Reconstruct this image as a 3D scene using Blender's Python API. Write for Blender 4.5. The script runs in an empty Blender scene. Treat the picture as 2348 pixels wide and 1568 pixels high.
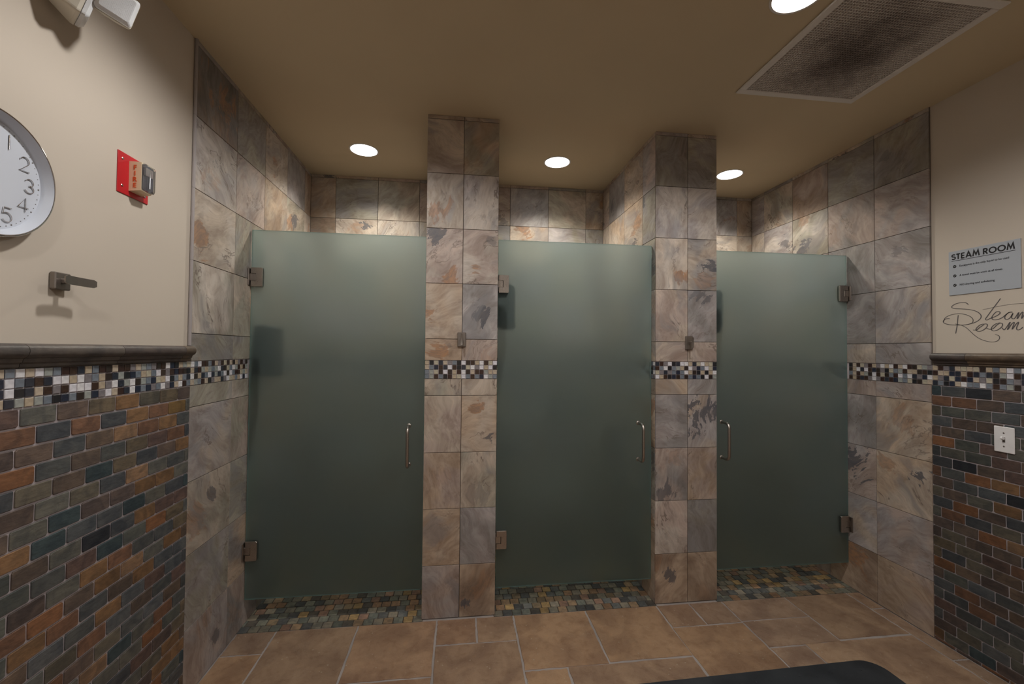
import bpy, bmesh, math, random
from mathutils import Vector, Matrix

# ------------------------------------------------------------------ camera, world, lights, exposure
scene = bpy.context.scene
COL = scene.collection
YAW, PITCH, ROLL, FPX = 0.1217, 0.0204, 0.0090, 971.54
fwd = Vector((math.sin(YAW)*math.cos(PITCH), math.cos(YAW)*math.cos(PITCH), math.sin(PITCH)))
rgt = Vector((math.cos(YAW), -math.sin(YAW), 0))
upv = rgt.cross(fwd)
r2 = rgt*math.cos(ROLL) + upv*math.sin(ROLL)
u2 = -rgt*math.sin(ROLL) + upv*math.cos(ROLL)
cam_data = bpy.data.cameras.new('camera')
cam_data.sensor_width = 36.0
cam_data.lens = 36.0*FPX/2348.0
cam_data.clip_start = 0.02
cam = bpy.data.objects.new('camera', cam_data)
COL.objects.link(cam)
m = Matrix((r2, u2, -fwd)).transposed().to_4x4()
m.translation = Vector((0.0, -2.366, 1.4613))
cam.matrix_world = m
scene.camera = cam

world = bpy.data.worlds.new('world')
scene.world = world
world.use_nodes = True
world.node_tree.nodes['Background'].inputs['Color'].default_value = (0.5, 0.45, 0.4, 1)
world.node_tree.nodes['Background'].inputs['Strength'].default_value = 0.0

scene.view_settings.view_transform = 'Standard'
scene.view_settings.look = 'None'
scene.view_settings.exposure = 0.0
scene.view_settings.gamma = 1.0
scene.view_settings.use_curve_mapping = False

# light paths: enough bounces for the tiled stalls, no more
scene.cycles.max_bounces = 7
scene.cycles.transmission_bounces = 6
scene.cycles.diffuse_bounces = 3
scene.cycles.use_light_tree = False
scene.cycles.caustics_reflective = False

ROOM_WATTS, SHOWER_WATTS = 39.0, 25.5
# recessed downlights (x, y, watts); each lamp's own spot light is made in its builder below
LAMPS = [(-0.642, 0.492, SHOWER_WATTS), (0.654, 0.488, SHOWER_WATTS), (1.952, 0.508, SHOWER_WATTS),
         (1.21, -0.985, ROOM_WATTS), (-0.31, -1.0, ROOM_WATTS),
         (-0.31, -2.60, ROOM_WATTS*0.75), (1.21, -2.60, ROOM_WATTS*0.75)]  # unseen pair added as fill for the lower piers and floor

# ------------------------------------------------------------------ measures of the room (metres)
XL, XR, H, D = -1.119, 2.445, 2.770, 0.935
YL, YR, YREAR = -0.439, -0.432, -3.4
A1, A2, B1, B2 = -0.192, 0.207, 1.138, 1.524
ROWS = [0.0, 0.285, 0.5915, 0.8985, 1.211, 1.3024]
ROWS_UP = [1.4042, 1.5224, 1.8299, 2.1361, 2.4445, 2.7475, 2.770]
BAND0, BAND1 = 1.3024, 1.4042
TT = 0.008
R = random.Random(11)

# ------------------------------------------------------------------ helpers
def prop(o, label=None, cat=None, group=None, kind=None):
    if label: o['label'] = label
    if cat: o['category'] = cat
    if group: o['group'] = group
    if kind: o['kind'] = kind
    return o

def mesh(name, v, f, smooth=False):
    me = bpy.data.meshes.new(name)
    me.from_pydata([tuple(p) for p in v], [], f)
    me.update()
    if smooth:
        me.polygons.foreach_set('use_smooth', [True]*len(me.polygons))
    return me

def obj(name, me, mat=None, parent=None, loc=None, rot=None):
    o = bpy.data.objects.new(name, me)
    COL.objects.link(o)
    if me is not None and mat is not None and not me.materials:
        me.materials.append(mat)
    if parent: o.parent = parent
    if rot is not None:
        mm = rot.to_4x4()
        mm.translation = Vector(loc if loc else (0, 0, 0))
        o.matrix_basis = mm
    elif loc: o.location = loc
    return o

def empty(name, loc=(0, 0, 0), rot=None):
    o = obj(name, None, loc=loc, rot=rot)
    o.empty_display_size = 0.05
    return o

def frame(n, up):
    n, up = Vector(n), Vector(up)
    return Matrix((up.cross(n), up, n)).transposed()
ROT_L = frame((1, 0, 0), (0, 0, 1))     # faces +x, local x = +y
ROT_R = frame((-1, 0, 0), (0, 0, 1))    # faces -x, local x = -y
ROT_F = frame((0, -1, 0), (0, 0, 1))    # faces the camera, local x = +x
ROT_U = frame((0, 0, 1), (0, 1, 0))     # faces up
ROT_D = frame((0, 0, -1), (0, 1, 0))    # faces down, local x = -x

class MB:
    """collects simple solids into one mesh"""
    def __init__(s): s.v, s.f = [], []
    def add(s, v, f):
        b = len(s.v); s.v += [tuple(p) for p in v]; s.f += [tuple(i+b for i in q) for q in f]; return s
    def box(s, x0, x1, y0, y1, z0, z1):
        v = [(x0,y0,z0),(x1,y0,z0),(x1,y1,z0),(x0,y1,z0),(x0,y0,z1),(x1,y0,z1),(x1,y1,z1),(x0,y1,z1)]
        return s.add(v, [(0,3,2,1),(4,5,6,7),(0,1,5,4),(1,2,6,5),(2,3,7,6),(3,0,4,7)])
    def bbox(s, x0, x1, y0, y1, z0, z1, b=0.002):
        """box, all edges chamfered"""
        import itertools
        X, Y, Z = (x0, x1), (y0, y1), (z0, z1)
        idx, v = {}, []
        for i, j, k in itertools.product((0, 1), repeat=3):
            sx, sy, sz = (1 if i == 0 else -1), (1 if j == 0 else -1), (1 if k == 0 else -1)
            for a, p in (('x', (X[i], Y[j]+sy*b, Z[k]+sz*b)), ('y', (X[i]+sx*b, Y[j], Z[k]+sz*b)), ('z', (X[i]+sx*b, Y[j]+sy*b, Z[k]))):
                idx[(i, j, k, a)] = len(v); v.append(p)
        f = []
        for i in (0, 1):
            q = [idx[(i, 0, 0, 'x')], idx[(i, 1, 0, 'x')], idx[(i, 1, 1, 'x')], idx[(i, 0, 1, 'x')]]; f.append(q if i else q[::-1])
            q = [idx[(0, i, 0, 'y')], idx[(0, i, 1, 'y')], idx[(1, i, 1, 'y')], idx[(1, i, 0, 'y')]]; f.append(q if i else q[::-1])
            q = [idx[(0, 0, i, 'z')], idx[(1, 0, i, 'z')], idx[(1, 1, i, 'z')], idx[(0, 1, i, 'z')]]; f.append(q if i else q[::-1])
        for i, j in itertools.product((0, 1), repeat=2):
            q = [idx[(i, j, 0, 'x')], idx[(i, j, 1, 'x')], idx[(i, j, 1, 'y')], idx[(i, j, 0, 'y')]]; f.append(q[::-1] if i == j else q)
            q = [idx[(i, 0, j, 'x')], idx[(i, 1, j, 'x')], idx[(i, 1, j, 'z')], idx[(i, 0, j, 'z')]]; f.append(q if i == j else q[::-1])
            q = [idx[(0, i, j, 'y')], idx[(1, i, j, 'y')], idx[(1, i, j, 'z')], idx[(0, i, j, 'z')]]; f.append(q[::-1] if i == j else q)
        for i, j, k in itertools.product((0, 1), repeat=3):
            t = [idx[(i, j, k, 'x')], idx[(i, j, k, 'y')], idx[(i, j, k, 'z')]]
            f.append(t if (i+j+k) % 2 == 1 else t[::-1])
        return s.add(v, f)
    def lathe(s, prof, n=32, c=(0, 0), cap0=False, cap1=False):
        """profile of (radius, z) turned about the local z axis; runs outside-up"""
        v, f = [], []
        for r, z in prof:
            for k in range(n):
                a = 2*math.pi*k/n; v.append((c[0]+r*math.cos(a), c[1]+r*math.sin(a), z))
        for i in range(len(prof)-1):
            for k in range(n):
                k2 = (k+1) % n; f.append((i*n+k, i*n+k2, (i+1)*n+k2, (i+1)*n+k))
        if cap0: f.append(tuple(range(n))[::-1])
        if cap1: f.append(tuple((len(prof)-1)*n+k for k in range(n)))
        return s.add(v, f)
    def tube(s, pts, r, n=8, caps=True):
        pts = [Vector(p) for p in pts]
        rr = r if isinstance(r, (list, tuple)) else [r]*len(pts)
        v, f = [], []
        t0 = (pts[1]-pts[0]).normalized()
        ref = Vector((0, 0, 1)) if abs(t0.z) < 0.9 else Vector((1, 0, 0))
        nx = t0.cross(ref).normalized()
        for i, p in enumerate(pts):
            t = (pts[min(i+1, len(pts)-1)] - pts[max(i-1, 0)])
            if t.length < 1e-9: t = t0
            t.normalize()
            nx = (nx - t*nx.dot(t)).normalized(); ny = t.cross(nx)
            for k in range(n):
                a = 2*math.pi*k/n; v.append(p + (nx*math.cos(a)+ny*math.sin(a))*rr[i])
        for i in range(len(pts)-1):
            for k in range(n):
                k2 = (k+1) % n; f.append((i*n+k, i*n+k2, (i+1)*n+k2, (i+1)*n+k))
        if caps:
            f.append(tuple(range(n))[::-1]); f.append(tuple((len(pts)-1)*n+k for k in range(n)))
        return s.add(v, f)
    def slab(s, outline, z0, z1, b=0.001, org=(0, 0)):
        """convex outline in local xy, from z0 to z1, upper edge chamfered by b"""
        n = len(outline)
        cx = sum(p[0] for p in outline)/n; cy = sum(p[1] for p in outline)/n
        def ins(p):
            dx, dy = p[0]-cx, p[1]-cy
            hx = max(abs(q[0]-cx) for q in outline); hy = max(abs(q[1]-cy) for q in outline)
            return (cx+dx*(1-b/hx), cy+dy*(1-b/hy))
        o = org
        v = [(p[0]+o[0], p[1]+o[1], z0) for p in outline] + [(p[0]+o[0], p[1]+o[1], z1-b) for p in outline]
        v += [(ins(p)[0]+o[0], ins(p)[1]+o[1], z1) for p in outline]
        f = []
        for k in range(n):
            k2 = (k+1) % n
            f.append((k, k2, n+k2, n+k)); f.append((n+k, n+k2, 2*n+k2, 2*n+k))
        f.append(tuple(range(2*n, 3*n))); f.append(tuple(range(n))[::-1])
        return s.add(v, f)
    def build(s, name, mat, parent=None, loc=None, rot=None, smooth=False):
        me = mesh(name, s.v, s.f, smooth)
        bm = bmesh.new(); bm.from_mesh(me); bmesh.ops.recalc_face_normals(bm, faces=bm.faces); bm.to_mesh(me); bm.free()
        return obj(name, me, mat, parent, loc, rot)

def rect(w, h): return [(-w/2, -h/2), (w/2, -h/2), (w/2, h/2), (-w/2, h/2)]
def rrect(w, h, r, n=5):
    p = []
    for cx, cy, a0 in ((w/2-r, -h/2+r, -90), (w/2-r, h/2-r, 0), (-w/2+r, h/2-r, 90), (-w/2+r, -h/2+r, 180)):
        for k in range(n+1):
            a = math.radians(a0+90*k/n); p.append((cx+r*math.cos(a), cy+r*math.sin(a)))
    return p
def auto_smooth(o, ang=35):
    me = o.data
    me.polygons.foreach_set('use_smooth', [True]*len(me.polygons))
    try: me.set_sharp_from_angle(angle=math.radians(ang))
    except Exception: pass
    return o

def text_mesh(name, body, size, mat, parent, loc, rot, bold=0.0, align='LEFT', space=1.0, xscale=1.0, depth=0.0004):
    cu = bpy.data.curves.new(name, 'FONT')
    cu.body = body; cu.size = size; cu.align_x = align; cu.offset = bold; cu.space_character = space
    cu.extrude = depth; cu.resolution_u = 3
    tmp = bpy.data.objects.new('tmp_text', cu); COL.objects.link(tmp)
    dg = bpy.context.evaluated_depsgraph_get()
    me = bpy.data.meshes.new_from_object(tmp.evaluated_get(dg))
    COL.objects.unlink(tmp); bpy.data.objects.remove(tmp); bpy.data.curves.remove(cu)
    for p in me.vertices: p.co.x *= xscale
    me.materials.clear()
    me.name = name
    return obj(name, me, mat, parent, loc, rot)

# ------------------------------------------------------------------ materials
def new_mat(name):
    mt = bpy.data.materials.new(name); mt.use_nodes = True
    nt = mt.node_tree; nt.nodes.clear()
    out = nt.nodes.new('ShaderNodeOutputMaterial')
    return mt, nt, out
class N:
    """small node-graph helper"""
    def __init__(s, nt): s.nt = nt
    def n(s, t, **kw):
        x = s.nt.nodes.new(t)
        for k, v in kw.items(): setattr(x, k, v)
        return x
    def l(s, a, b): s.nt.links.new(a, b)
    def put(s, sock, val):
        if hasattr(val, 'is_output'): s.l(val, sock)
        elif isinstance(val, (tuple, list)) and sock.type == 'RGBA': sock.default_value = (*val[:3], 1)
        else: sock.default_value = val
    def math(s, op, a, b=0.0, clamp=False):
        x = s.n('ShaderNodeMath', operation=op); x.use_clamp = clamp
        s.put(x.inputs[0], a); s.put(x.inputs[1], b); return x.outputs[0]
    def vmath(s, op, a, b):
        x = s.n('ShaderNodeVectorMath', operation=op)
        s.put(x.inputs[0], a); s.put(x.inputs[1], b); return x.outputs[0]
    def mix(s, fac, a, b, mode='MIX'):
        x = s.n('ShaderNodeMix', data_type='RGBA', blend_type=mode)
        s.put(x.inputs[0], fac); s.put(x.inputs[6], a); s.put(x.inputs[7], b); return x.outputs[2]
    def noise(s, vec, scale, detail=2.0, rough=0.5, dist=0.0):
        x = s.n('ShaderNodeTexNoise')
        s.put(x.inputs['Vector'], vec); s.put(x.inputs['Scale'], scale)
        x.inputs['Detail'].default_value = detail; x.inputs['Roughness'].default_value = rough; x.inputs['Distortion'].default_value = dist
        return x
    def ramp(s, fac, lo, hi, a=0.0, b=1.0, smooth=True):
        x = s.n('ShaderNodeMapRange', interpolation_type='SMOOTHSTEP' if smooth else 'LINEAR')
        s.put(x.inputs[0], fac); s.put(x.inputs[1], lo); s.put(x.inputs[2], hi); s.put(x.inputs[3], a); s.put(x.inputs[4], b)
        return x.outputs[0]
    def attr(s, name, kind='OBJECT'):
        return s.n('ShaderNodeAttribute', attribute_name=name, attribute_type=kind)
    def principled(s, out, **kw):
        p = s.n('ShaderNodeBsdfPrincipled')
        for k, v in kw.items(): s.put(p.inputs[k], v)
        s.l(p.outputs[0], out.inputs[0]); return p
    def bump(s, h, strength=0.2, dist=0.002):
        b = s.n('ShaderNodeBump'); b.inputs['Strength'].default_value = strength; b.inputs['Distance'].default_value = dist
        s.l(h, b.inputs['Height']); return b.outputs[0]

def plain(name, col, rough=0.5, metal=0.0, spec=0.5, **kw):
    mt, nt, out = new_mat(name); g = N(nt)
    p = g.principled(out, **{'Base Color': col, 'Roughness': rough, 'Metallic': metal, 'Specular IOR Level': spec})
    for k, v in kw.items(): g.put(p.inputs[k], v)
    return mt

def paint(name, col, scale=90):
    mt, nt, out = new_mat(name); g = N(nt)
    tc = g.n('ShaderNodeTexCoord').outputs['Object']
    nz = g.noise(tc, scale, 3.0).outputs[0]
    big = g.noise(tc, 1.3, 2.0).outputs[0]
    c = g.mix(g.ramp(big, 0.3, 0.7), tuple(x*0.96 for x in col), tuple(min(1, x*1.03) for x in col))
    g.principled(out, **{'Base Color': c, 'Roughness': 0.75, 'Specular IOR Level': 0.25, 'Normal': g.bump(nz, 0.12, 0.001)})
    return mt

def brushed(name, col, rough=0.32, sx=1.0):
    mt, nt, out = new_mat(name); g = N(nt)
    tc = g.n('ShaderNodeTexCoord').outputs['Object']
    mp = g.n('ShaderNodeMapping'); mp.inputs['Scale'].default_value = (2600, 2600, 160); g.l(tc, mp.inputs[0])
    nz = g.noise(mp.outputs[0], 1.0, 2.0).outputs[0]
    g.principled(out, **{'Base Color': col, 'Metallic': 1.0, 'Roughness': g.ramp(nz, 0.2, 0.8, rough*0.75, rough*1.3)})
    return mt

def stone_tile(name):
    """slate-look porcelain: cloudy base, flowing streaks, dark veins, rust and charcoal blotches, each by the piece's own properties"""
    mt, nt, out = new_mat(name); g = N(nt)
    tc = g.n('ShaderNodeTexCoord').outputs['Object']
    seed = g.attr('seed').outputs['Fac']
    tint = g.attr('tint').outputs['Color']
    tint2 = g.attr('tint2').outputs['Color']
    rust = g.attr('rust').outputs['Fac']
    dark = g.attr('dark').outputs['Fac']
    vein = g.attr('vein').outputs['Fac']
    rot = g.n('ShaderNodeVectorRotate', rotation_type='Z_AXIS')
    g.l(tc, rot.inputs['Vector']); g.l(seed, rot.inputs['Angle'])
    off = g.n('ShaderNodeCombineXYZ'); g.l(g.math('MULTIPLY', seed, 3.1), off.inputs[0]); g.l(g.math('MULTIPLY', seed, 7.7), off.inputs[1]); g.l(g.math('MULTIPLY', seed, 1.7), off.inputs[2])
    v0 = g.vmath('ADD', rot.outputs[0], off.outputs[0])
    st = g.vmath('MULTIPLY', v0, (1.0, 0.36, 1.0))          # stretched: flow lines
    warp = g.noise(v0, 5.0, 1.0).outputs[1]
    stw = g.vmath('ADD', st, g.vmath('MULTIPLY', warp, (0.16, 0.10, 0.1)))
    flow = g.noise(stw, 11.0, 3.0, 0.6).outputs[0]
    cloud = g.noise(v0, 4.5, 2.0, 0.5, 0.6).outputs[0]
    fine = g.noise(stw, 60.0, 3.0, 0.65).outputs[0]
    c = g.mix(g.ramp(cloud, 0.38, 0.62), tint, tint2)
    c = g.mix(g.ramp(flow, 0.42, 0.64, 0.0, 0.62), c, g.mix(1.0, c, (0.64, 0.59, 0.56), 'MULTIPLY'))
    c = g.mix(g.ramp(flow, 0.34, 0.43, 0.5, 0.0), c, g.mix(1.0, c, (1.26, 1.24, 1.22), 'MULTIPLY'))
    c = g.mix(g.ramp(fine, 0.42, 0.66, 0.0, 0.42), c, g.mix(1.0, c, (0.70, 0.66, 0.63), 'MULTIPLY'))
    band = g.noise(g.vmath('ADD', stw, (6.6, 3.3, 0.0)), 9.0, 4.0, 0.6, 1.2).outputs[0]
    c = g.mix(g.ramp(band, 0.55, 0.575, 0.0, 0.32), c, g.mix(1.0, c, (0.70, 0.66, 0.64), 'MULTIPLY'))
    c = g.mix(g.ramp(band, 0.415, 0.435, 0.30, 0.0), c, g.mix(1.0, c, (1.25, 1.22, 1.18), 'MULTIPLY'))
    # hair-thin veins along contour lines of a warped field
    vn = g.noise(stw, 5.0, 5.0, 0.62, 0.0).outputs[0]
    line = g.ramp(g.math('ABSOLUTE', g.math('SUBTRACT', vn, 0.52)), 0.002, 0.009, 1.0, 0.0)
    gate = g.math('MULTIPLY', g.ramp(g.noise(v0, 6.0, 2.0, 0.6).outputs[0], 0.47, 0.58), 0.75)
    c = g.mix(g.math('MULTIPLY', g.math('MULTIPLY', line, gate), vein), c, (0.15, 0.115, 0.095))
    # rust stain and ragged charcoal blotch, each around the piece's own spot
    def blotch(pos, amount, noise, lo, hi):
        sp = g.attr(pos).outputs['Vector']
        sx = g.n('ShaderNodeSeparateXYZ'); g.l(sp, sx.inputs[0])
        d = g.n('ShaderNodeVectorMath', operation='LENGTH'); g.l(g.vmath('MULTIPLY', g.vmath('SUBTRACT', tc, sp), (1.0, 1.0, 0.0)), d.inputs[0])
        near = g.math('SUBTRACT', 1.0, g.math('DIVIDE', d.outputs['Value'], sx.outputs['Z']))
        f = g.math('ADD', g.math('MULTIPLY', g.math('SUBTRACT', noise, 0.5), 5.2), g.math('MAXIMUM', near, -1.0))
        return g.math('MULTIPLY', g.ramp(f, lo, hi), amount, True)
    rn = g.noise(g.vmath('ADD', stw, (4.3, 1.1, 0.0)), 13.0, 5.0, 0.66, 0.0).outputs[0]
    rm = blotch('rpos', rust, rn, 0.30, 0.55)
    c = g.mix(g.math('MULTIPLY', rm, 0.85), c, g.mix(g.ramp(fine, 0.35, 0.65), (0.40, 0.20, 0.095), (0.25, 0.155, 0.105)))
    dn = g.noise(g.vmath('ADD', stw, (9.1, 5.2, 0.0)), 22.0, 5.0, 0.70, 0.0).outputs[0]
    dm = blotch('dpos', dark, dn, 0.48, 0.54)
    c = g.mix(g.math('MULTIPLY', dm, 0.88), c, g.mix(g.ramp(fine, 0.3, 0.7), (0.075, 0.08, 0.10), (0.135, 0.125, 0.13)))
    # drifts of blue-grey
    bl = g.noise(g.vmath('ADD', stw, (2.2, 8.4, 0.0)), 6.0, 3.0, 0.6, 0.0).outputs[0]
    c = g.mix(g.ramp(bl, 0.56, 0.68, 0.0, 0.5), c, (0.235, 0.23, 0.24))
    h = g.noise(st, 30.0, 2.0, 0.6).outputs[0]
    g.principled(out, **{'Base Color': c, 'Roughness': g.ramp(fine, 0.3, 0.7, 0.38, 0.55), 'Specular IOR Level': 0.4, 'Normal': g.bump(h, 0.22, 0.003)})
    return mt

def slate(name, kind='OBJECT', scale=1.0, rough=0.6):
    """cleft slate; the piece's colour and seed come from its own properties"""
    mt, nt, out = new_mat(name); g = N(nt)
    tc = g.n('ShaderNodeTexCoord').outputs['Object']
    tint = g.attr('tint', kind).outputs['Color']
    if kind == 'OBJECT':
        seed = g.attr('seed').outputs['Fac']
        off = g.n('ShaderNodeCombineXYZ'); g.l(g.math('MULTIPLY', seed, 3.1), off.inputs[0]); g.l(g.math('MULTIPLY', seed, 5.3), off.inputs[1])
        v0 = g.vmath('ADD', tc, off.outputs[0])
    else: v0 = tc
    cl = g.noise(v0, 16*scale, 3.0, 0.55, 1.2).outputs[0]
    st = g.noise(g.vmath('MULTIPLY', v0, (1.0, 3.5, 1.0)), 34*scale, 4.0, 0.6, 0.6).outputs[0]
    fi = g.noise(v0, 240*scale, 2.0).outputs[0]
    c = g.mix(g.ramp(cl, 0.3, 0.7), g.mix(1.0, tint, (0.74, 0.74, 0.76), 'MULTIPLY'), g.mix(1.0, tint, (1.24, 1.17, 1.08), 'MULTIPLY'))
    c = g.mix(g.ramp(st, 0.45, 0.7, 0, 0.5), c, g.mix(1.0, c, (0.62, 0.60, 0.60), 'MULTIPLY'))
    c = g.mix(g.ramp(fi, 0.45, 0.75, 0, 0.25), c, g.mix(1.0, c, (1.5, 1.45, 1.4), 'MULTIPLY'))
    h = g.noise(g.vmath('MULTIPLY', v0, (1.0, 2.2, 1.0)), 22*scale, 3.0, 0.6).outputs[0]
    g.principled(out, **{'Base Color': c, 'Roughness': rough, 'Specular IOR Level': 0.35, 'Normal': g.bump(h, 0.45, 0.004)})
    return mt

def sandstone(name):
    mt, nt, out = new_mat(name); g = N(nt)
    tc = g.n('ShaderNodeTexCoord').outputs['Object']
    seed = g.attr('seed').outputs['Fac']; tint = g.attr('tint').outputs['Color']
    off = g.n('ShaderNodeCombineXYZ'); g.l(g.math('MULTIPLY', seed, 3.1), off.inputs[0]); g.l(g.math('MULTIPLY', seed, 5.3), off.inputs[1])
    v0 = g.vmath('ADD', tc, off.outputs[0])
    cl = g.noise(v0, 5.0, 4.0, 0.55, 0.7).outputs[0]
    md = g.noise(v0, 22.0, 5.0, 0.6, 0.5).outputs[0]
    fi = g.noise(v0, 170.0, 3.0, 0.6).outputs[0]
    c = g.mix(g.ramp(cl, 0.32, 0.68), g.mix(1.0, tint, (0.78, 0.72, 0.68), 'MULTIPLY'), g.mix(1.0, tint, (1.18, 1.14, 1.05), 'MULTIPLY'))
    c = g.mix(g.ramp(md, 0.45, 0.72, 0, 0.45), c, g.mix(1.0, c, (0.66, 0.58, 0.52), 'MULTIPLY'))
    c = g.mix(g.ramp(fi, 0.5, 0.7, 0, 0.35), c, g.mix(1.0, c, (0.7, 0.64, 0.6), 'MULTIPLY'))
    c = g.mix(g.ramp(md, 0.25, 0.40, 0.35, 0.0), c, g.mix(1.0, c, (1.25, 1.12, 0.9), 'MULTIPLY'))
    # chalky specks and short scuffs
    vo = g.n('ShaderNodeTexVoronoi'); g.l(v0, vo.inputs['Vector']); vo.inputs['Scale'].default_value = 34
    sp = g.math('MULTIPLY', g.ramp(vo.outputs['Distance'], 0.08, 0.14, 1.0, 0.0), g.ramp(g.noise(v0, 9.0, 2.0).outputs[0], 0.50, 0.58))
    sc = g.noise(g.vmath('MULTIPLY', v0, (0.35, 1.6, 1.0)), 55.0, 2.0, 0.5, 2.5).outputs[0]
    sl = g.math('MULTIPLY', g.ramp(g.math('ABSOLUTE', g.math('SUBTRACT', sc, 0.5)), 0.002, 0.008, 1.0, 0.0), g.ramp(g.noise(v0, 12.0, 2.0).outputs[0], 0.52, 0.60))
    c = g.mix(g.math('MULTIPLY', g.math('MAXIMUM', sp, sl), 0.7), c, (0.52, 0.44, 0.34))
    h = g.noise(v0, 12.0, 4.0, 0.6).outputs[0]
    g.principled(out, **{'Base Color': c, 'Roughness': g.ramp(md, 0.3, 0.7, 0.42, 0.62), 'Specular IOR Level': 0.4, 'Normal': g.bump(h, 0.35, 0.004)})
    return mt

def glass_mosaic(name, kind='OBJECT'):
    mt, nt, out = new_mat(name); g = N(nt)
    tint = g.attr('tint', kind).outputs['Color']
    tc = g.n('ShaderNodeTexCoord').outputs['Object']
    c = g.mix(g.ramp(g.noise(tc, 60.0, 2.0).outputs[0], 0.3, 0.7), g.mix(1.0, tint, (0.85, 0.85, 0.87), 'MULTIPLY'), g.mix(1.0, tint, (1.1, 1.1, 1.1), 'MULTIPLY'))
    g.principled(out, **{'Base Color': c, 'Roughness': 0.22, 'Specular IOR Level': 0.5, 'Coat Weight': 0.6, 'Coat Roughness': 0.05})
    return mt

def grout(name, col):
    mt, nt, out = new_mat(name); g = N(nt)
    tc = g.n('ShaderNodeTexCoord').outputs['Object']
    nz = g.noise(tc, 240.0, 3.0).outputs[0]; bg = g.noise(tc, 5.0, 2.0).outputs[0]
    c = g.mix(g.ramp(bg, 0.3, 0.7), tuple(x*0.85 for x in col), tuple(x*1.12 for x in col))
    g.principled(out, **{'Base Color': c, 'Roughness': 0.9, 'Specular IOR Level': 0.2, 'Normal': g.bump(nz, 0.4, 0.002)})
    return mt

def glass_edge(name):
    mt, nt, out = new_mat(name); g = N(nt)
    g.principled(out, **{'Base Color': (0.30, 0.52, 0.50), 'Roughness': 0.25, 'Specular IOR Level': 0.6, 'Transmission Weight': 0.3, 'IOR': 1.4})
    return mt

def frosted(name):
    """etched greenish glass: rough refraction, with part of the light scattered in the etched skin"""
    mt, nt, out = new_mat(name); g = N(nt)
    gl = g.n('ShaderNodeBsdfGlass'); gl.inputs['Color'].default_value = (0.77, 0.855, 0.865, 1); gl.inputs['Roughness'].default_value = 0.36; gl.inputs['IOR'].default_value = 1.35
    tr = g.n('ShaderNodeBsdfTranslucent'); tr.inputs['Color'].default_value = (0.78, 0.88, 0.88, 1)
    df = g.n('ShaderNodeBsdfDiffuse'); df.inputs['Color'].default_value = (0.30, 0.36, 0.33, 1)
    m1 = g.n('ShaderNodeMixShader'); m1.inputs[0].default_value = 0.16
    m2 = g.n('ShaderNodeMixShader'); m2.inputs[0].default_value = 0.025
    g.l(gl.outputs[0], m1.inputs[1]); g.l(tr.outputs[0], m1.inputs[2])
    g.l(m1.outputs[0], m2.inputs[1]); g.l(df.outputs[0], m2.inputs[2]); g.l(m2.outputs[0], out.inputs[0])
    return mt

def emit(name, col, strength):
    mt, nt, out = new_mat(name); g = N(nt)
    e = g.n('ShaderNodeEmission'); e.inputs[0].default_value = (*col, 1); e.inputs[1].default_value = strength
    g.l(e.outputs[0], out.inputs[0]); mt.cycles.emission_sampling = 'NONE'; return mt

M = dict(
    paint=paint('beige_wall_paint', (0.58, 0.515, 0.44)),
    ceil=paint('beige_ceiling_paint', (0.63, 0.525, 0.365), 140),
    tile=stone_tile('slate_look_tile'),
    slate=slate('slate_brick'), slate_far=slate('slate_brick_mass', 'GEOMETRY'),
    pan=slate('slate_pan_mosaic', 'OBJECT', 1.6, 0.35), pan_far=slate('slate_pan_mosaic_mass', 'GEOMETRY', 1.6, 0.35),
    stone=sandstone('sandstone_floor'),
    mos=glass_mosaic('glass_mosaic'), mos_far=glass_mosaic('glass_mosaic_mass', 'GEOMETRY'),
    grout_dark=grout('dark_grout', (0.13, 0.11, 0.095)),
    grout_brick=grout('grey_brick_grout', (0.44, 0.395, 0.415)),
    grout_floor=grout('grey_floor_grout', (0.42, 0.375, 0.355)),
    grout_pan=grout('brown_pan_grout', (0.10, 0.085, 0.07)),
    rail=slate('dark_stone_rail', 'OBJECT', 0.8, 0.42),
    edge=plain('grey_edge_strip', (0.36, 0.33, 0.33), 0.5),
    glass=frosted('frosted_green_glass'), gedge=glass_edge('polished_glass_edge'),
    nickel=brushed('brushed_nickel', (0.46, 0.42, 0.39)),
    bronze=brushed('dark_nickel', (0.30, 0.27, 0.25), 0.4),
    chrome=plain('chrome', (0.72, 0.72, 0.73), 0.08, 1.0),
    lens=emit('lamp_lens', (1.0, 0.965, 0.92), 9.0),
    white=plain('white_enamel', (0.72, 0.70, 0.66), 0.45),
    grilleframe=plain('grey_white_frame', (0.72, 0.69, 0.66), 0.5),
    red=plain('red_plate', (0.52, 0.012, 0.02), 0.42),
    cream=plain('cream_plastic', (0.78, 0.65, 0.45), 0.4),
    redink=plain('red_lettering', (0.70, 0.10, 0.02), 0.5),
    black=plain('black_lettering', (0.012, 0.012, 0.014), 0.5),
    clockface=plain('clock_face', (0.60, 0.64, 0.72), 0.5),
    clockrim=plain('satin_rim', (0.62, 0.66, 0.74), 0.3, 0.0),
    signgrey=plain('grey_sign_face', (0.40, 0.43, 0.475), 0.45),
    switch=plain('white_plastic', (0.80, 0.79, 0.80), 0.35),
    housing=plain('off_white_housing', (0.62, 0.58, 0.50), 0.5),
    clear=plain('clear_prism_lens', (0.92, 0.94, 0.97), 0.12, 0.0, 0.5, **{'Transmission Weight': 0.35, 'IOR': 1.3}),
    reflector=plain('silver_reflector', (0.80, 0.81, 0.83), 0.3, 0.9),
    darkplastic=plain('dark_navy_plastic', (0.006, 0.010, 0.016), 0.4),
)
# ------------------------------------------------------------------ tiled surfaces
class Surf:
    """plane with local a (x), b (y) axes and normal; pieces are laid on it from bed up to the face"""
    def __init__(s, org, rot): s.o, s.r = Vector(org), rot
    def at(s, a, b, n=0.0): return s.o + s.r @ Vector((a, b, n))

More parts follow.
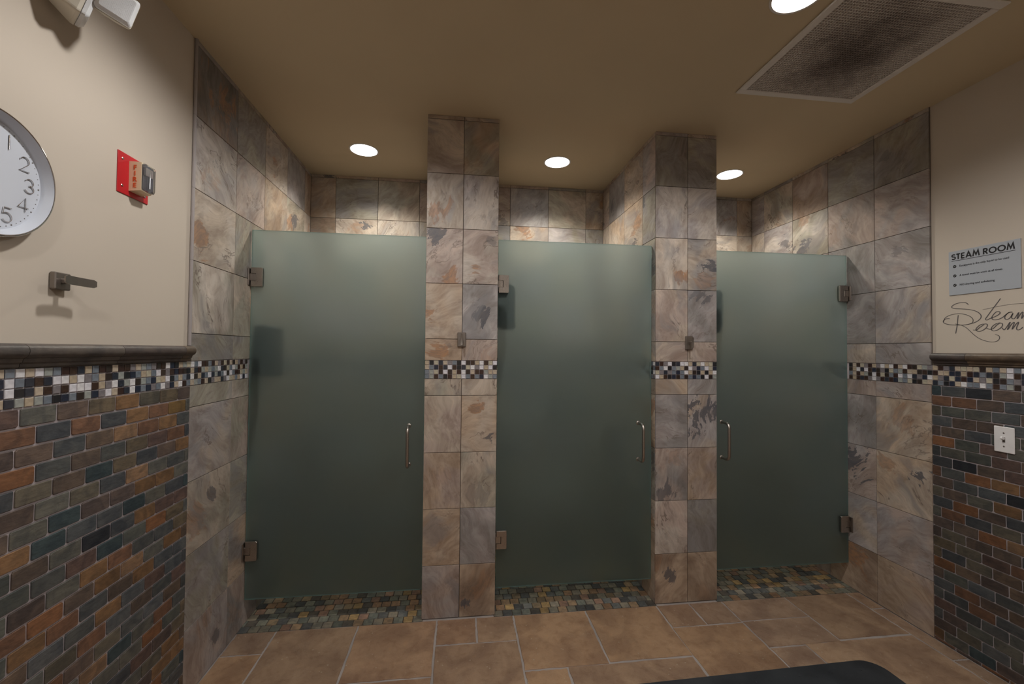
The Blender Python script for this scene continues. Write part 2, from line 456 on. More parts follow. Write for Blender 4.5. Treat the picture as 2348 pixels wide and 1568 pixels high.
_cache = {}
def slab_mesh(w, h, t, b, jit=None):
    key = (round(w, 4), round(h, 4), t, b, jit)
    if key not in _cache:
        if jit is None: out = rect(w, h)
        else:
            rr = random.Random(jit*977+5)
            c = 0.0032; j = lambda k=0.0016: rr.uniform(-k, k)*min(1.0, w/0.09)
            out = []
            for (x, y), (p, q) in zip(rect(w, h), (((0, 1), (1, 0)), ((-1, 0), (0, 1)), ((0, -1), (-1, 0)), ((1, 0), (0, -1)))):
                e1, e2 = c*rr.uniform(0.4, 1.5), c*rr.uniform(0.4, 1.5)
                dx, dy = -abs(j())*math.copysign(1, x), -abs(j())*math.copysign(1, y)
                out.append((x+p[0]*e1+dx, y+p[1]*e1+dy)); out.append((x+q[0]*e2+dx, y+q[1]*e2+dy))
        mb = MB().slab(out, -t, 0.0, b)
        _cache[key] = mesh('slab', mb.v, mb.f)
    return _cache[key]

def piece(name, surf, parent, a0, a1, b0, b1, mat, gap=0.003, t=0.007, bev=0.0008, jit=None, lift=0.0, **props):
    w, h = a1-a0-gap, b1-b0-gap
    if w < 0.003 or h < 0.003: return None
    me = slab_mesh(w, h, t, bev, jit)
    key = (me.name, mat.name)
    if me.materials and me.materials[0] != mat:
        if key not in _cache: _cache[key] = me.copy(); _cache[key].materials.clear()
        me = _cache[key]
    o = obj(name, me, mat, parent, surf.at((a0+a1)/2, (b0+b1)/2, lift), surf.r)
    for k, v in props.items(): o[k] = v
    return o

def bed(name, surf, parent, a0, a1, b0, b1, mat, n0, n1):
    mb = MB().box(a0, a1, b0, b1, n0, n1)
    return mb.build(name, mat, parent, surf.o, surf.r)

CREAM, LAV, TAN, PINK, GREY, OLIVE, BROWN, PALE, DGREY = ((0.52,0.425,0.325), (0.42,0.375,0.355), (0.50,0.365,0.245), (0.47,0.365,0.30), (0.31,0.285,0.265),
    (0.37,0.335,0.255), (0.31,0.215,0.145), (0.56,0.485,0.405), (0.20,0.185,0.175))
STYLE = [(CREAM, PALE), (CREAM, TAN), (LAV, PALE), (LAV, GREY), (TAN, CREAM), (PINK, LAV), (OLIVE, CREAM), (PINK, CREAM), (GREY, OLIVE)]
def soft(t, k):
    m = sum(t)/3
    return [(t[0]*0.82+m*0.18)*k, (t[1]*0.82+m*0.18)*k*1.01, (t[2]*0.82+m*0.18)*k*1.05]
def stone(tr, base=None, rust=None, dark=None, vein=None, rp=None, dp=None):
    t1, t2 = base if base else tr.choice(STYLE)
    k = tr.uniform(0.92, 1.08)
    return dict(seed=tr.uniform(0, 60), tint=soft(t1, k), tint2=soft(t2, k),
                rust=(tr.choice([0, 0, 0, 0.4, 0.8]) if rust is None else rust),
                dark=(tr.choice([0, 0, 0.3, 0.6, 0.9]) if dark is None else dark),
                vein=(tr.choice([0.4, 0.8, 1.0]) if vein is None else vein),
                rpos=(list(rp) if rp else [tr.uniform(-0.12, 0.12), tr.uniform(-0.12, 0.12), tr.uniform(0.05, 0.10)]),
                dpos=(list(dp) if dp else [tr.uniform(-0.12, 0.12), tr.uniform(-0.12, 0.12), tr.uniform(0.04, 0.08)]))

TR = random.Random(4)
def tile_field(surf, parent, cols, lower=ROWS, upper=ROWS_UP, styles=None, gap=0.0026):
    # style: (two tints, rust, dark, vein, rust spot (x, y, size), charcoal spot (x, y, size))
    rows = [(lower[i], lower[i+1]) for i in range(len(lower)-1)] + [(upper[i], upper[i+1]) for i in range(len(upper)-1)]
    for ri, (b0, b1) in enumerate(rows):
        for ci in range(len(cols)-1):
            st = (styles or {}).get((ri, ci))
            if st == 'skip': continue
            pr = stone(TR, *st) if st else stone(TR)
            piece('wall_tile', surf, parent, cols[ci], cols[ci+1], b0, b1, M['tile'], gap, 0.007, 0.0008, None, 0.0, **pr)

MOS = [(0.72,0.71,0.76), (0.74,0.73,0.75), (0.46,0.38,0.28), (0.50,0.42,0.33), (0.48,0.44,0.34), (0.20,0.23,0.27), (0.17,0.20,0.24), (0.22,0.20,0.21), (0.022,0.028,0.05),
       (0.018,0.018,0.022), (0.045,0.022,0.018), (0.05,0.028,0.02), (0.03,0.035,0.05), (0.035,0.024,0.02), (0.33,0.35,0.33)]
MP = 0.02545
def mosaic(surf, parent, a0, a1, rnd, mass=False):
    n = max(1, round((a1-a0)/MP)); p = (a1-a0)/n
    mb, cols = MB(), []
    prev = [None]*4
    for i in range(n):
        for r in range(4):
            c = rnd.choice(MOS)
            while c == prev[r]: c = rnd.choice(MOS)
            prev[r] = c
            b0 = BAND0+r*MP; x0 = a0+i*p
            if mass:
                k0 = len(mb.f); mb.slab(rect(p-0.003, MP-0.003), -0.004, 0.0, 0.0012, (x0+p/2, b0+MP/2)); cols += [c]*(len(mb.f)-k0)
            else:
                piece('mosaic_tile', surf, parent, x0, x0+p, b0, b0+MP, M['mos'], 0.0030, 0.004, 0.0012, None, 0.0, tint=list(c))
    if mass: mass_build('mosaic_tiles', mb, cols, M['mos_far'], parent, surf)

def mass_build(name, mb, cols, mat, parent, surf):
    me = mesh(name, mb.v, mb.f)
    at = me.attributes.new('tint', 'FLOAT_COLOR', 'FACE')
    flat = []
    for c in cols: flat += [*c, 1.0]
    at.data.foreach_set('color', flat)
    o = obj(name, me, mat, parent, surf.o, surf.r); o['kind'] = 'stuff'
    return o

SL = [(0.125,0.128,0.115), (0.112,0.122,0.122), (0.095,0.112,0.130), (0.135,0.100,0.085), (0.145,0.105,0.080), (0.112,0.086,0.080), (0.125,0.115,0.092), (0.22,0.125,0.060), (0.070,0.080,0.094),
      (0.19,0.100,0.062), (0.098,0.110,0.120), (0.135,0.088,0.078), (0.155,0.125,0.086), (0.105,0.118,0.110), (0.090,0.100,0.105), (0.128,0.098,0.082), (0.105,0.118,0.132), (0.118,0.122,0.112)]
SL_RARE = [(0.27,0.165,0.095), (0.24,0.11,0.05), (0.05,0.08,0.095), (0.21,0.13,0.045), (0.032,0.038,0.05)]
def brick_col(rnd):
    c = rnd.choice(SL_RARE) if rnd.random() < 0.10 else rnd.choice(SL)
    k = rnd.uniform(0.85, 1.18)
    g = sum(c)/3*0.97
    return [(x*0.86+g*0.14)*k*0.92 for x in c]
def bricks(surf, parent, a_end, sign, first, a_single, a_far, rnd, gap, dim):
    """running bond of small slate bricks from the tile edge a_end away into the room (sign = direction of a)"""
    P, hh = 0.1035, 0.0515
    mb, cols = MB(), []
    row = 0; top = BAND0
    while top > 0.002:
        bot = max(0.0, top-hh)
        if bot < 0.012: bot = 0.0
        off = first + (0 if row % 2 == 0 else P/2) + rnd.uniform(-0.006, 0.006)
        # joints outward from the edge
        js = [0.0]; x = off % P
        if x < 0.018: x += P
        while x < abs(a_far-a_end): js.append(x); x += P + rnd.uniform(-0.002, 0.002)
        for k in range(len(js)-1):
            s0, s1 = a_end+sign*js[k], a_end+sign*js[k+1]
            lo, hi = min(s0, s1), max(s0, s1)
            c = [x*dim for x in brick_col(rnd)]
            if js[k] < abs(a_single-a_end):
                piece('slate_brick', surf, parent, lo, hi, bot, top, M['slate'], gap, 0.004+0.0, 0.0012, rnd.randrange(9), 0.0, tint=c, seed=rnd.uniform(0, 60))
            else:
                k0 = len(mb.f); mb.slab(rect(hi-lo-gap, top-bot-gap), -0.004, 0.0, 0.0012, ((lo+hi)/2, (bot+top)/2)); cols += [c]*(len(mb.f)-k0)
        top = bot; row += 1
    if mb.f: mass_build('slate_bricks', mb, cols, M['slate_far'], parent, surf)

# ------------------------------------------------------------------ the setting
def struct(name, mb, mat, label):
    return prop(mb.build(name, mat), label, None, None, 'structure')

S_L = Surf((XL, 0, 0), ROT_L); S_R = Surf((XR, 0, 0), ROT_R); S_F = Surf((0, 0, 0), ROT_F); S_B = Surf((0, D, 0), ROT_F)
S_A1 = Surf((A1, 0, 0), ROT_R); S_A2 = Surf((A2, 0, 0), ROT_L); S_B1 = Surf((B1, 0, 0), ROT_R); S_B2 = Surf((B2, 0, 0), ROT_L)

wall_left = struct('wall_left', MB().box(XL-0.15, XL-0.010, YREAR, D+0.15, 0, H), M['paint'], 'beige painted left wall with slate brick wainscot and tall stone tiles')
wall_right = struct('wall_right', MB().box(XR+0.010, XR+0.15, YREAR, D+0.15, 0, H), M['paint'], 'beige painted right wall with slate brick wainscot in shade-dimmed colour and stone tiles')
wall_back = struct('wall_back', MB().box(XL-0.010, XR+0.010, D+0.010, D+0.15, 0, H), M['grout_dark'], 'stone tiled back wall of the three shower stalls')
wall_rear = struct('wall_rear', MB().box(XL-0.15, XR+0.15, YREAR-0.12, YREAR, 0, H), M['paint'], 'plain beige wall behind the camera')
ceiling = struct('ceiling', MB().box(XL-0.15, XR+0.15, YREAR-0.12, D+0.15, H, H+0.1), M['ceil'], 'beige painted ceiling over room and shower stalls')
part_l = struct('wall_partition_left', MB().box(A1+0.010, A2-0.010, 0.010, D+0.010, 0, H), M['grout_dark'], 'stone tiled pier between the left and middle shower doors')
part_r = struct('wall_partition_right', MB().box(B1+0.010, B2-0.010, 0.010, D+0.010, 0, H), M['grout_dark'], 'stone tiled pier between the middle and right shower doors')

# left wall: tall tiles, edge strip, mosaic band, slate bricks
EDGE = 0.013
for (b0, b1) in ((0, BAND0), (BAND1, H)):
    bed('grout_bed', S_L, wall_left, YL, D, b0, b1, M['grout_dark'], -0.010, -0.007)
bed('grout_bed', S_L, wall_left, -3.2, D, BAND0, BAND1, M['grout_brick'], -0.010, -0.004)
bed('grout_bed', S_L, wall_left, -3.2, YL, 0, BAND0, M['grout_brick'], -0.010, -0.004)
G1, G2, G3 = (OLIVE, PALE), (OLIVE, LAV), (CREAM, LAV)
left_styles = {(0,0): ((PINK, LAV), 0.4, 0.8, 0.6, (-0.02, 0.10, 0.06), (0.06, -0.02, 0.05)), (1,0): (G2, 0.2, 0.2, 1.0), (2,0): ((OLIVE, CREAM), 0.7, 0.8, 1.0, (-0.10, 0.0, 0.10), (0.02, 0.06, 0.045)), (3,0): (G3, 0.1, 0.2, 1.0), (4,0): (G1, 0, 0.1, 0.6),
    (0,1): ((PINK, GREY), 0.3, 0.3, 0.6), (1,1): ((GREY, TAN), 0.1, 0.9, 0.6, None, (0.10, 0.0, 0.08)), (2,1): ((GREY, OLIVE), 0.0, 0.5, 0.6), (3,1): ((PINK, OLIVE), 0.1, 0.2, 1.0), (4,1): (G1, 0, 0.1, 0.6),
    (5,0): ((OLIVE, GREY), 0.3, 0.3, 0.9), (5,1): ((GREY, OLIVE), 0, 0.2, 0.6), (6,0): ((OLIVE, PALE), 0.0, 0.4, 1.0), (6,1): ((CREAM, OLIVE), 0.4, 0, 0.5),
    (7,0): ((PALE, CREAM), 0.9, 0.2, 1.0, (-0.13, -0.05, 0.08)), (7,1): ((GREY, OLIVE), 0.2, 0.2, 0.8), (8,0): ((PALE, LAV), 0.4, 0.5, 1.0), (8,1): ((LAV, PINK), 0.3, 0.2, 0.9), (9,0): ((DGREY, BROWN), 0.8, 0.2, 0.5, (0.05, 0.0, 0.15)), (9,1): ((GREY, OLIVE), 0.0, 0.1, 0.5)}
tile_field(S_L, wall_left, [YL, -0.110, 0.197, 0.508, 0.818, D], styles=left_styles)
for (b0, b1) in ((BAND1+0.066, 1.83), (1.83, 2.136), (2.136, 2.4445), (2.4445, H)):
    e = MB().tube([(-0.0065, -(b1-b0)/2+0.0005, 0), (-0.0065, (b1-b0)/2-0.0005, 0)], 0.0065, 10)
    auto_smooth(e.build('edge_strip', M['edge'], wall_left, S_L.at(YL, (b0+b1)/2, -0.0035), S_L.r))
mosaic(S_L, wall_left, -1.27, 0.0415, random.Random(21))
mosaic(S_L, wall_left, 0.0615, D, random.Random(22), True)
mosaic(S_L, wall_left, -3.2, -1.27, random.Random(23), True)
bricks(S_L, wall_left, YL, -1, 0.081, -1.27, -3.2, random.Random(31), 0.0043, 1.0)

# right wall
for (b0, b1) in ((0, BAND0), (BAND1, H)):
    bed('grout_bed', S_R, wall_right, -D, -YR, b0, b1, M['grout_dark'], -0.010, -0.007)
bed('grout_bed', S_R, wall_right, -D, 3.2, BAND0, BAND1, M['grout_brick'], -0.010, -0.004)
bed('grout_bed', S_R, wall_right, -YR, 3.2, 0, BAND0, M['grout_brick'], -0.010, -0.004)
right_styles = {(0,4): ((PINK, TAN), 0.2, 0.2, 0.6), (1,4): ((LAV, PINK), 0.2, 0.2, 0.9), (2,4): ((TAN, CREAM), 0.6, 1.0, 1.0, (-0.08, 0.10, 0.07), (0.10, 0.08, 0.06)), (3,4): ((TAN, CREAM), 0.5, 0.2, 0.8), (4,4): ((PINK, LAV), 0, 0.2, 1.0),
    (5,4): ((LAV, GREY), 0, 0.3, 0.8), (6,4): ((LAV, CREAM), 0.0, 0.3, 1.0), (7,4): ((GREY, LAV), 0.1, 0.5, 0.6), (8,4): ((PINK, LAV), 0.1, 0.0, 0.4), (9,4): ((GREY, OLIVE), 0.1, 0.4, 0.6),
    (0,3): ((BROWN, TAN), 0.9, 0.1, 0.4, (0.0, 0.10, 0.14)), (1,3): ((LAV, CREAM), 0.1, 0.2, 0.8), (2,3): ((LAV, PINK), 0.0, 1.0, 0.8, None, (0.03, 0.06, 0.12)), (3,3): ((LAV, GREY), 0.0, 0.3, 1.0), (4,3): ((PINK, LAV), 0.1, 0.1, 0.9),
    (5,3): ((CREAM, LAV), 0.1, 0, 0.5), (6,3): ((GREY, LAV), 0, 0.1, 0.6), (7,3): ((GREY, LAV), 0.0, 0.5, 0.9), (8,3): ((PINK, GREY), 0.3, 0.3, 1.0), (9,3): ((GREY, OLIVE), 0.0, 0.1, 0.5),
    (8,2): ((OLIVE, PALE), 0.6, 1.0, 1.0, (-0.03, 0.12, 0.06), (-0.08, -0.09, 0.09)), (9,2): ((PINK, BROWN), 0.1, 0.0, 0.6), (8,1): ((LAV, PALE), 0.1, 0.8, 0.9, None, (0.08, 0.0, 0.09)), (9,1): ((CREAM, OLIVE), 0.4, 0.2, 1.0)}
tile_field(S_R, wall_right, [-D, -0.79, -0.493, -0.187, 0.133, -YR], styles=right_styles)
mosaic(S_R, wall_right, -0.0415, 0.99, random.Random(24))
mosaic(S_R, wall_right, -D, -0.0615, random.Random(25), True)
mosaic(S_R, wall_right, 0.99, 3.2, random.Random(26), True)
bricks(S_R, wall_right, -YR, 1, 0.043, 0.99, 3.2, random.Random(33), 0.0034, 0.76)  # brick tints darkened to carry the weaker light on this wall

# piers: front faces with two columns, sides and back walls inside the stalls
def pier(parent, a0, am, a1, styles, sl, sr, seed):
    bed('grout_bed', S_F, parent, a0+0.004, a1-0.004, BAND0, BAND1, M['grout_brick'], -0.010, -0.004)
    tile_field(S_F, parent, [a0, am, a1], styles=styles)
    mosaic(S_F, parent, a0, a1, random.Random(seed))
    for s, sg in ((sl, -1), (sr, 1)):
        c = [0.0085, 0.181, 0.485, 0.79, D]
        c = [sg*y for y in c]
        tile_field(s, parent, sorted(c))
        lo, hi = sorted((sg*0.0085, sg*D))
        bed('grout_bed', s, parent, lo, hi, BAND0, BAND1, M['grout_brick'], -0.010, -0.004)
        mosaic(s, parent, lo, hi, random.Random(seed+7), True)
p1 = {(0,0): ((PINK, LAV), 0.0, 0.1, 0.5), (0,1): ((BROWN, TAN), 0.4, 0.9, 0.7, (0.03, 0.06, 0.09), (-0.07, -0.06, 0.05)), (1,0): ((CREAM, TAN), 0.1, 0.0, 0.5), (1,1): ((GREY, LAV), 0.0, 0.2, 0.4), (2,0): ((TAN, PINK), 0.25, 0.0, 0.3), (2,1): ((OLIVE, CREAM), 0.0, 0.3, 1.0),
      (3,0): ((CREAM, PINK), 0.1, 0.0, 0.3), (3,1): ((TAN, CREAM), 0.9, 0.9, 0.8, (-0.01, 0.12, 0.06), (0.07, -0.10, 0.05)), (4,0): ((CREAM, OLIVE), 0.1, 0.1, 1.0), (4,1): ((CREAM, PALE), 0.0, 0.1, 1.0), (5,0): ((TAN, BROWN), 0.9, 0.4, 0.7, (-0.03, 0.0, 0.07), (0.03, 0.02, 0.03)), (5,1): ((TAN, PINK), 0.3, 0.2, 0.7),
      (6,0): ((CREAM, TAN), 0.8, 0.0, 0.5, (-0.085, 0.0, 0.05)), (6,1): ((LAV, GREY), 0.0, 1.0, 0.6, None, (0.0, -0.02, 0.07)), (7,0): ((PALE, PINK), 0.9, 1.0, 0.8, (0.03, -0.13, 0.07), (-0.05, 0.11, 0.07)), (7,1): ((PALE, PINK), 0.8, 0.5, 1.0, (-0.03, -0.06, 0.05), (0.06, 0.10, 0.035)), (8,0): ((PALE, CREAM), 0.9, 0.0, 1.0, (-0.06, -0.05, 0.09)), (8,1): ((LAV, PALE), 0.0, 0.2, 1.0),
      (9,0): ((PINK, CREAM), 0.0, 0.0, 0.2), (9,1): ((OLIVE, TAN), 0.0, 0.0, 0.3)}
p2 = {(0,0): ((BROWN, TAN), 0.4, 0.9, 0.6, None, (-0.01, 0.02, 0.05)), (0,1): ((BROWN, TAN), 0.2, 0.1, 1.0), (1,0): ((PALE, PINK), 0.1, 0.1, 0.9), (1,1): ((GREY, OLIVE), 0.0, 0.3, 0.7), (2,0): ((PINK, GREY), 0.3, 0.8, 1.0, None, (-0.03, -0.10, 0.08)), (2,1): ((TAN, PINK), 0.1, 0.1, 1.0),
      (3,0): ((LAV, GREY), 0.0, 0.2, 0.7), (3,1): ((CREAM, LAV), 0.3, 1.0, 0.7, None, (-0.02, 0.03, 0.13)), (4,0): ((TAN, CREAM), 0.0, 0.0, 0.2), (4,1): ((LAV, GREY), 0.0, 0.2, 0.8), (5,0): ((CREAM, PINK), 0.1, 0.3, 1.0), (5,1): ((CREAM, PINK), 0.0, 0.3, 1.0),
      (6,0): ((PINK, CREAM), 0.0, 0.2, 1.0), (6,1): ((LAV, GREY), 0.0, 0.8, 0.5, None, (0.0, 0.13, 0.08)), (7,0): ((CREAM, PALE), 1.0, 0.0, 0.7, (0.06, -0.08, 0.07)), (7,1): ((CREAM, GREY), 0.4, 1.0, 1.0, (0.0, -0.1, 0.06), (0.06, 0.0, 0.07)), (8,0): ((PALE, LAV), 0.0, 0.0, 1.0), (8,1): ((LAV, PALE), 0.0, 0.1, 1.0),
      (9,0): ((GREY, OLIVE), 0.1, 0.0, 0.5), (9,1): ((GREY, OLIVE), 0.0, 0.3, 0.6)}
pier(part_l, A1, 0.010, A2, p1, S_A1, S_A2, 41)
pier(part_r, B1, 1.339, B2, p2, S_B1, S_B2, 43)
for cols, seed in (([XL, -0.940, -0.632, -0.322, A1], 51), ([A2, 0.380, 0.687, 0.994, B1], 52), ([B2, 1.694, 2.001, 2.309, XR], 53)):
    bs = {51: {(8,0): ((BROWN, OLIVE), 0, 0.3, 0.6), (8,1): ((CREAM, PALE), 0.4, 1.0, 0.8, None, (0.07, 0.11, 0.06)), (8,2): ((PALE, CREAM), 0.4, 0.2, 0.9), (9,1): ((GREY, OLIVE), 0, 0.2, 0.7), (9,2): ((CREAM, OLIVE), 0.1, 0, 0.3)},
          52: {(8,1): ((TAN, CREAM), 1.0, 0.0, 0.9, (-0.04, 0.10, 0.13)), (8,2): ((OLIVE, LAV), 0.0, 0.4, 0.8), (9,1): ((GREY, LAV), 0, 0.4, 0.8), (9,2): ((CREAM, OLIVE), 0.1, 0, 0.3)},
          53: {(8,2): ((CREAM, PALE), 0.2, 0.6, 0.8)}}[seed]
    bed('grout_bed', S_B, wall_back, cols[0], cols[-1], BAND0, BAND1, M['grout_brick'], -0.010, -0.004)
    tile_field(S_B, wall_back, cols, styles=bs)
    mosaic(S_B, wall_back, cols[0], cols[-1], random.Random(seed), True)

# stone chair rails on top of the mosaic band: a half-round over a stepped fillet
def rail_profile():
    p = [(-0.0095, 0.0)]
    p += [(0.003, 0.0), (0.006, 0.003), (0.006, 0.009), (0.009, 0.012), (0.013, 0.014), (0.014, 0.020), (0.016, 0.023)]
    for k in range(9):
        a = math.radians(-80+160*k/8); p.append((0.013+0.0165*math.cos(a), 0.0425+0.0185*math.sin(a)))
    p += [(0.002, 0.0625), (-0.0095, 0.0625)]
    return p
def rail(name, surf, joints, label, rnd):
    t = prop(empty(name, surf.at(joints[0], BAND1, 0)), label, None, None, 'structure')
    prof = rail_profile()
    for k in range(len(joints)-1):
        lo, hi = sorted((joints[k], joints[k+1])); g = 0.0008
        L = hi-lo-2*g; n = len(prof)
        v = [(-L/2, q, p) for p, q in prof] + [(L/2, q, p) for p, q in prof]
        f = [(i, (i+1) % n, n+(i+1) % n, n+i) for i in range(n)] + [tuple(range(n))[::-1], tuple(range(n, 2*n))]
        mb = MB().add(v, f)
        o = mb.build('rail_tile', M['rail'], None, None, None)
        o.parent = t
        mm = surf.r.to_4x4(); mm.translation = surf.at((lo+hi)/2, BAND1+0.002, 0) - t.location
        o.matrix_basis = mm
        auto_smooth(o, 40)
        o['tint'] = list(rnd.choice([(0.085,0.072,0.07), (0.10,0.09,0.085), (0.125,0.096,0.072), (0.078,0.074,0.078)])); o['seed'] = rnd.uniform(0, 60)
    return t
rail('trim_1', S_L, [-0.453, -0.516, -0.831, -1.142, -1.453, -1.764, -2.075, -2.386, -2.697, -3.008], 'dark rounded stone chair rail on the left wall', random.Random(5))
rail('trim_2', S_R, [0.446, 0.60, 0.905, 1.21, 1.52, 1.83, 2.14, 2.45, 2.76, 3.07], 'dark rounded stone chair rail on the right wall', random.Random(6))

# ------------------------------------------------------------------ floors
YF = -0.012
floor = struct('floor', MB().box(XL-0.010, XR+0.010, YREAR, YF, -0.10, -0.0035).box(A1+0.007, A2-0.007, YF, 0.010, -0.10, -0.0035).box(B1+0.007, B2-0.007, YF, 0.010, -0.10, -0.0035), M['grout_floor'], 'sandstone tiled floor with wide grey grout joints')
S_FL = Surf((0, 0, 0), ROT_U)
FT = [(XL, -0.925, -0.178, YF), (XL, -0.925, -0.62, -0.178), (-0.925, -0.517, -0.615, YF), (-0.517, -0.108, -0.412, YF), (-0.517, -0.108, -0.82, -0.412),
      (-0.108, 0.102, -0.211, YF), (0.102, 0.307, -0.215, YF), (-0.108, 0.307, -0.62, -0.213), (0.307, 0.716, -0.422, YF), (0.716, 1.136, -0.415, YF),
      (0.307, 0.510, -0.62, -0.424), (0.510, 1.130, -0.82, -0.418), (1.136, 1.337, -0.208, YF), (1.337, 1.540, -0.205, YF), (1.132, 1.540, -0.615, -0.207),
      (1.540, 1.944, -0.199, YF), (1.540, 1.944, -0.404, -0.199), (1.944, 2.356, -0.390, YF), (1.540, 1.738, -0.61, -0.405), (1.738, 2.356, -0.80, -0.396),
      (2.358, XR, -0.175, YF), (2.358, XR, -0.582, -0.175), (2.358, XR, -0.99, -0.582),
      (XL, -0.517, -1.03, -0.618), (-0.517, -0.108, -1.03, -0.82), (-0.108, 0.510, -1.03, -0.62), (0.510, 1.130, -1.03, -0.82), (1.130, 1.540, -1.03, -0.615), (1.540, 1.738, -1.03, -0.61), (1.738, 2.356, -1.03, -0.80), (2.358, XR, -1.40, -0.99)]
yy = -1.03
frn = random.Random(8)
while yy > YREAR+0.3:
    xx = XL
    while xx < XR-0.25:
        w = frn.choice([0.41, 0.41, 0.615, 0.205]); x1 = min(XR if XR-(xx+w) < 0.2 else xx+w, XR)
        FT.append((xx, x1, yy-0.41, yy)); xx = x1
    yy -= 0.41
FT = [(a, b, (-1.03 if a > 2.3 and c < -1.03 and c > -1.5 else c), d) for a, b, c, d in FT]
FC = [(0.375,0.248,0.168), (0.345,0.240,0.170), (0.390,0.258,0.168), (0.335,0.238,0.178), (0.375,0.262,0.185)]
def ragged(w, h, rnd, n=12, k=0.0042):
    """outline of a hand-cut flagstone"""
    p = []
    for (x0, y0), (x1, y1) in zip(rect(w, h), rect(w, h)[1:]+rect(w, h)[:1]):
        for i in range(n):
            t = i/n; x, y = x0+(x1-x0)*t, y0+(y1-y0)*t
            r = k if i else k*0.4
            p.append((x-abs(rnd.uniform(0, r))*math.copysign(1, x) if abs(abs(x)-w/2) < 1e-6 else x, y-abs(rnd.uniform(0, r))*math.copysign(1, y) if abs(abs(y)-h/2) < 1e-6 else y))
    return p
for a0, a1, b0, b1 in FT:
    w, h = a1-a0-0.0068, b1-b0-0.0068
    mb = MB().slab(ragged(w, h, frn), -0.0035, 0.0, 0.0012)
    o = mb.build('floor_tile', M['stone'], floor, S_FL.at((a0+a1)/2, (b0+b1)/2, 0.0), ROT_U)
    k = frn.uniform(0.92, 1.1); o['tint'] = [c*k for c in frn.choice(FC)]; o['seed'] = frn.uniform(0, 60)

PAN = [(0.16,0.12,0.07), (0.12,0.13,0.105), (0.10,0.115,0.10), (0.20,0.12,0.065), (0.055,0.06,0.062), (0.14,0.135,0.105), (0.22,0.15,0.085), (0.09,0.10,0.10), (0.075,0.07,0.06), (0.17,0.155,0.12), (0.24,0.16,0.06), (0.19,0.115,0.08)]
def shower_pan(name, x0, x1, label, seed):
    rnd = random.Random(seed)
    fl = struct(name, MB().box(x0, x1, YF, D+0.010, -0.10, -0.004), M['grout_pan'], label)
    P = 0.0515; n = round((x1-x0)/P); p = (x1-x0)/n
    mb, cols = MB(), []
    y = YF; j = 0
    while y < D-0.01:
        y1 = min(y+P, D); prev = None
        sh = (0.33 if j % 2 else 0.0)*p
        js = [x0] + [x0+i*p+sh for i in range(0 if sh else 1, n)] + [x1]
        for i in range(len(js)-1):
            q0 = rnd.choice(PAN); gq = sum(q0)/3; kq = rnd.uniform(0.85, 1.25); c = [(q*0.8+gq*0.2)*kq*1.45 for q in q0]
            a0, a1 = js[i], js[i+1]
            if y < 0.30: piece('pan_tile', S_FL, fl, a0, a1, y, y1, M['pan'], 0.004, 0.004, 0.0012, rnd.randrange(5) if a1-a0 > 0.03 else None, 0.0, tint=c, seed=rnd.uniform(0, 60))
            else:
                k0 = len(mb.f); mb.slab(rect(max(a1-a0-0.004, 0.002), y1-y-0.004), -0.004, 0.0, 0.0012, ((a0+a1)/2, (y+y1)/2)); cols += [c]*(len(mb.f)-k0)
        y = y1; j += 1
    mass_build('pan_tiles', mb, cols, M['pan_far'], fl, S_FL)
shower_pan('floor_left_stall', XL-0.007, A1+0.007, 'small slate mosaic floor of the left shower stall', 61)
shower_pan('floor_middle_stall', A2-0.007, B1+0.007, 'small slate mosaic floor of the middle shower stall', 62)
shower_pan('floor_right_stall', B2-0.007, XR+0.007, 'small slate mosaic floor of the right shower stall', 63)
# ------------------------------------------------------------------ shower doors
GY0, GY1 = 0.046, 0.056          # front and back of the glass
def hinge(parent, zc, side, wall_x):
    """wall-to-glass hinge; side = +1 when the glass lies to the right of the wall"""
    h = empty('hinge', (0, 0, 0)); h.parent = parent
    def bx(x0, x1): return (wall_x+side*x0, wall_x+side*x1) if side > 0 else (wall_x+side*x1, wall_x+side*x0)
    def part(name, boxes, mat):
        mb = MB()
        for (x0, x1, y0, y1, z0, z1) in boxes:
            a, b = bx(x0, x1); mb.bbox(a, b, y0, y1, zc+z0, zc+z1, 0.0016)
        return mb.build(name, mat, h)
    # clamp plates on both faces of the glass: a C with a notch for the pivot
    for nm, (y0, y1) in (('clamp_plate', (GY0-0.012, GY0-0.0003)), ('clamp_plate', (GY1+0.0003, GY1+0.012))):
        x0, x1, xn, hz, nz = 0.008, 0.066, 0.034, 0.051, 0.021
        pts = [(x0, -hz), (x1-0.004, -hz), (x1, -hz+0.004), (x1, hz-0.004), (x1-0.004, hz), (x0, hz), (x0, nz), (xn, nz), (xn, -nz), (x0, -nz)]
        b = 0.0015
        v, f = [], []
        for yy_, ins in ((y1, 0), (y0+b, 0), (y0, b)) if nm and y0 < GY0 else ((y0, 0), (y1-b, 0), (y1, b)):
            for (x, z) in pts:
                cx_, cz_ = 0.045, 0.0
                v.append((wall_x+side*(x+(ins if x < cx_ else -ins)*0.8), yy_, zc+z-math.copysign(ins*0.8, z)))
        n = len(pts)
        for r in range(2):
            for i in range(n): f.append((r*n+i, r*n+(i+1) % n, (r+1)*n+(i+1) % n, (r+1)*n+i))
        f.append(tuple(range(2*n, 3*n))); f.append(tuple(range(n))[::-1])
        MB().add(v, f).build(nm, M['nickel'], h)
    part('pivot_block', [(0.004, 0.0325, GY0-0.0105, GY1+0.0105, -0.0195, 0.0195)], M['nickel'])
    part('wall_plate', [(0.0003, 0.005, GY0-0.028, GY1+0.028, -0.046, 0.046)], M['bronze'])
    return h
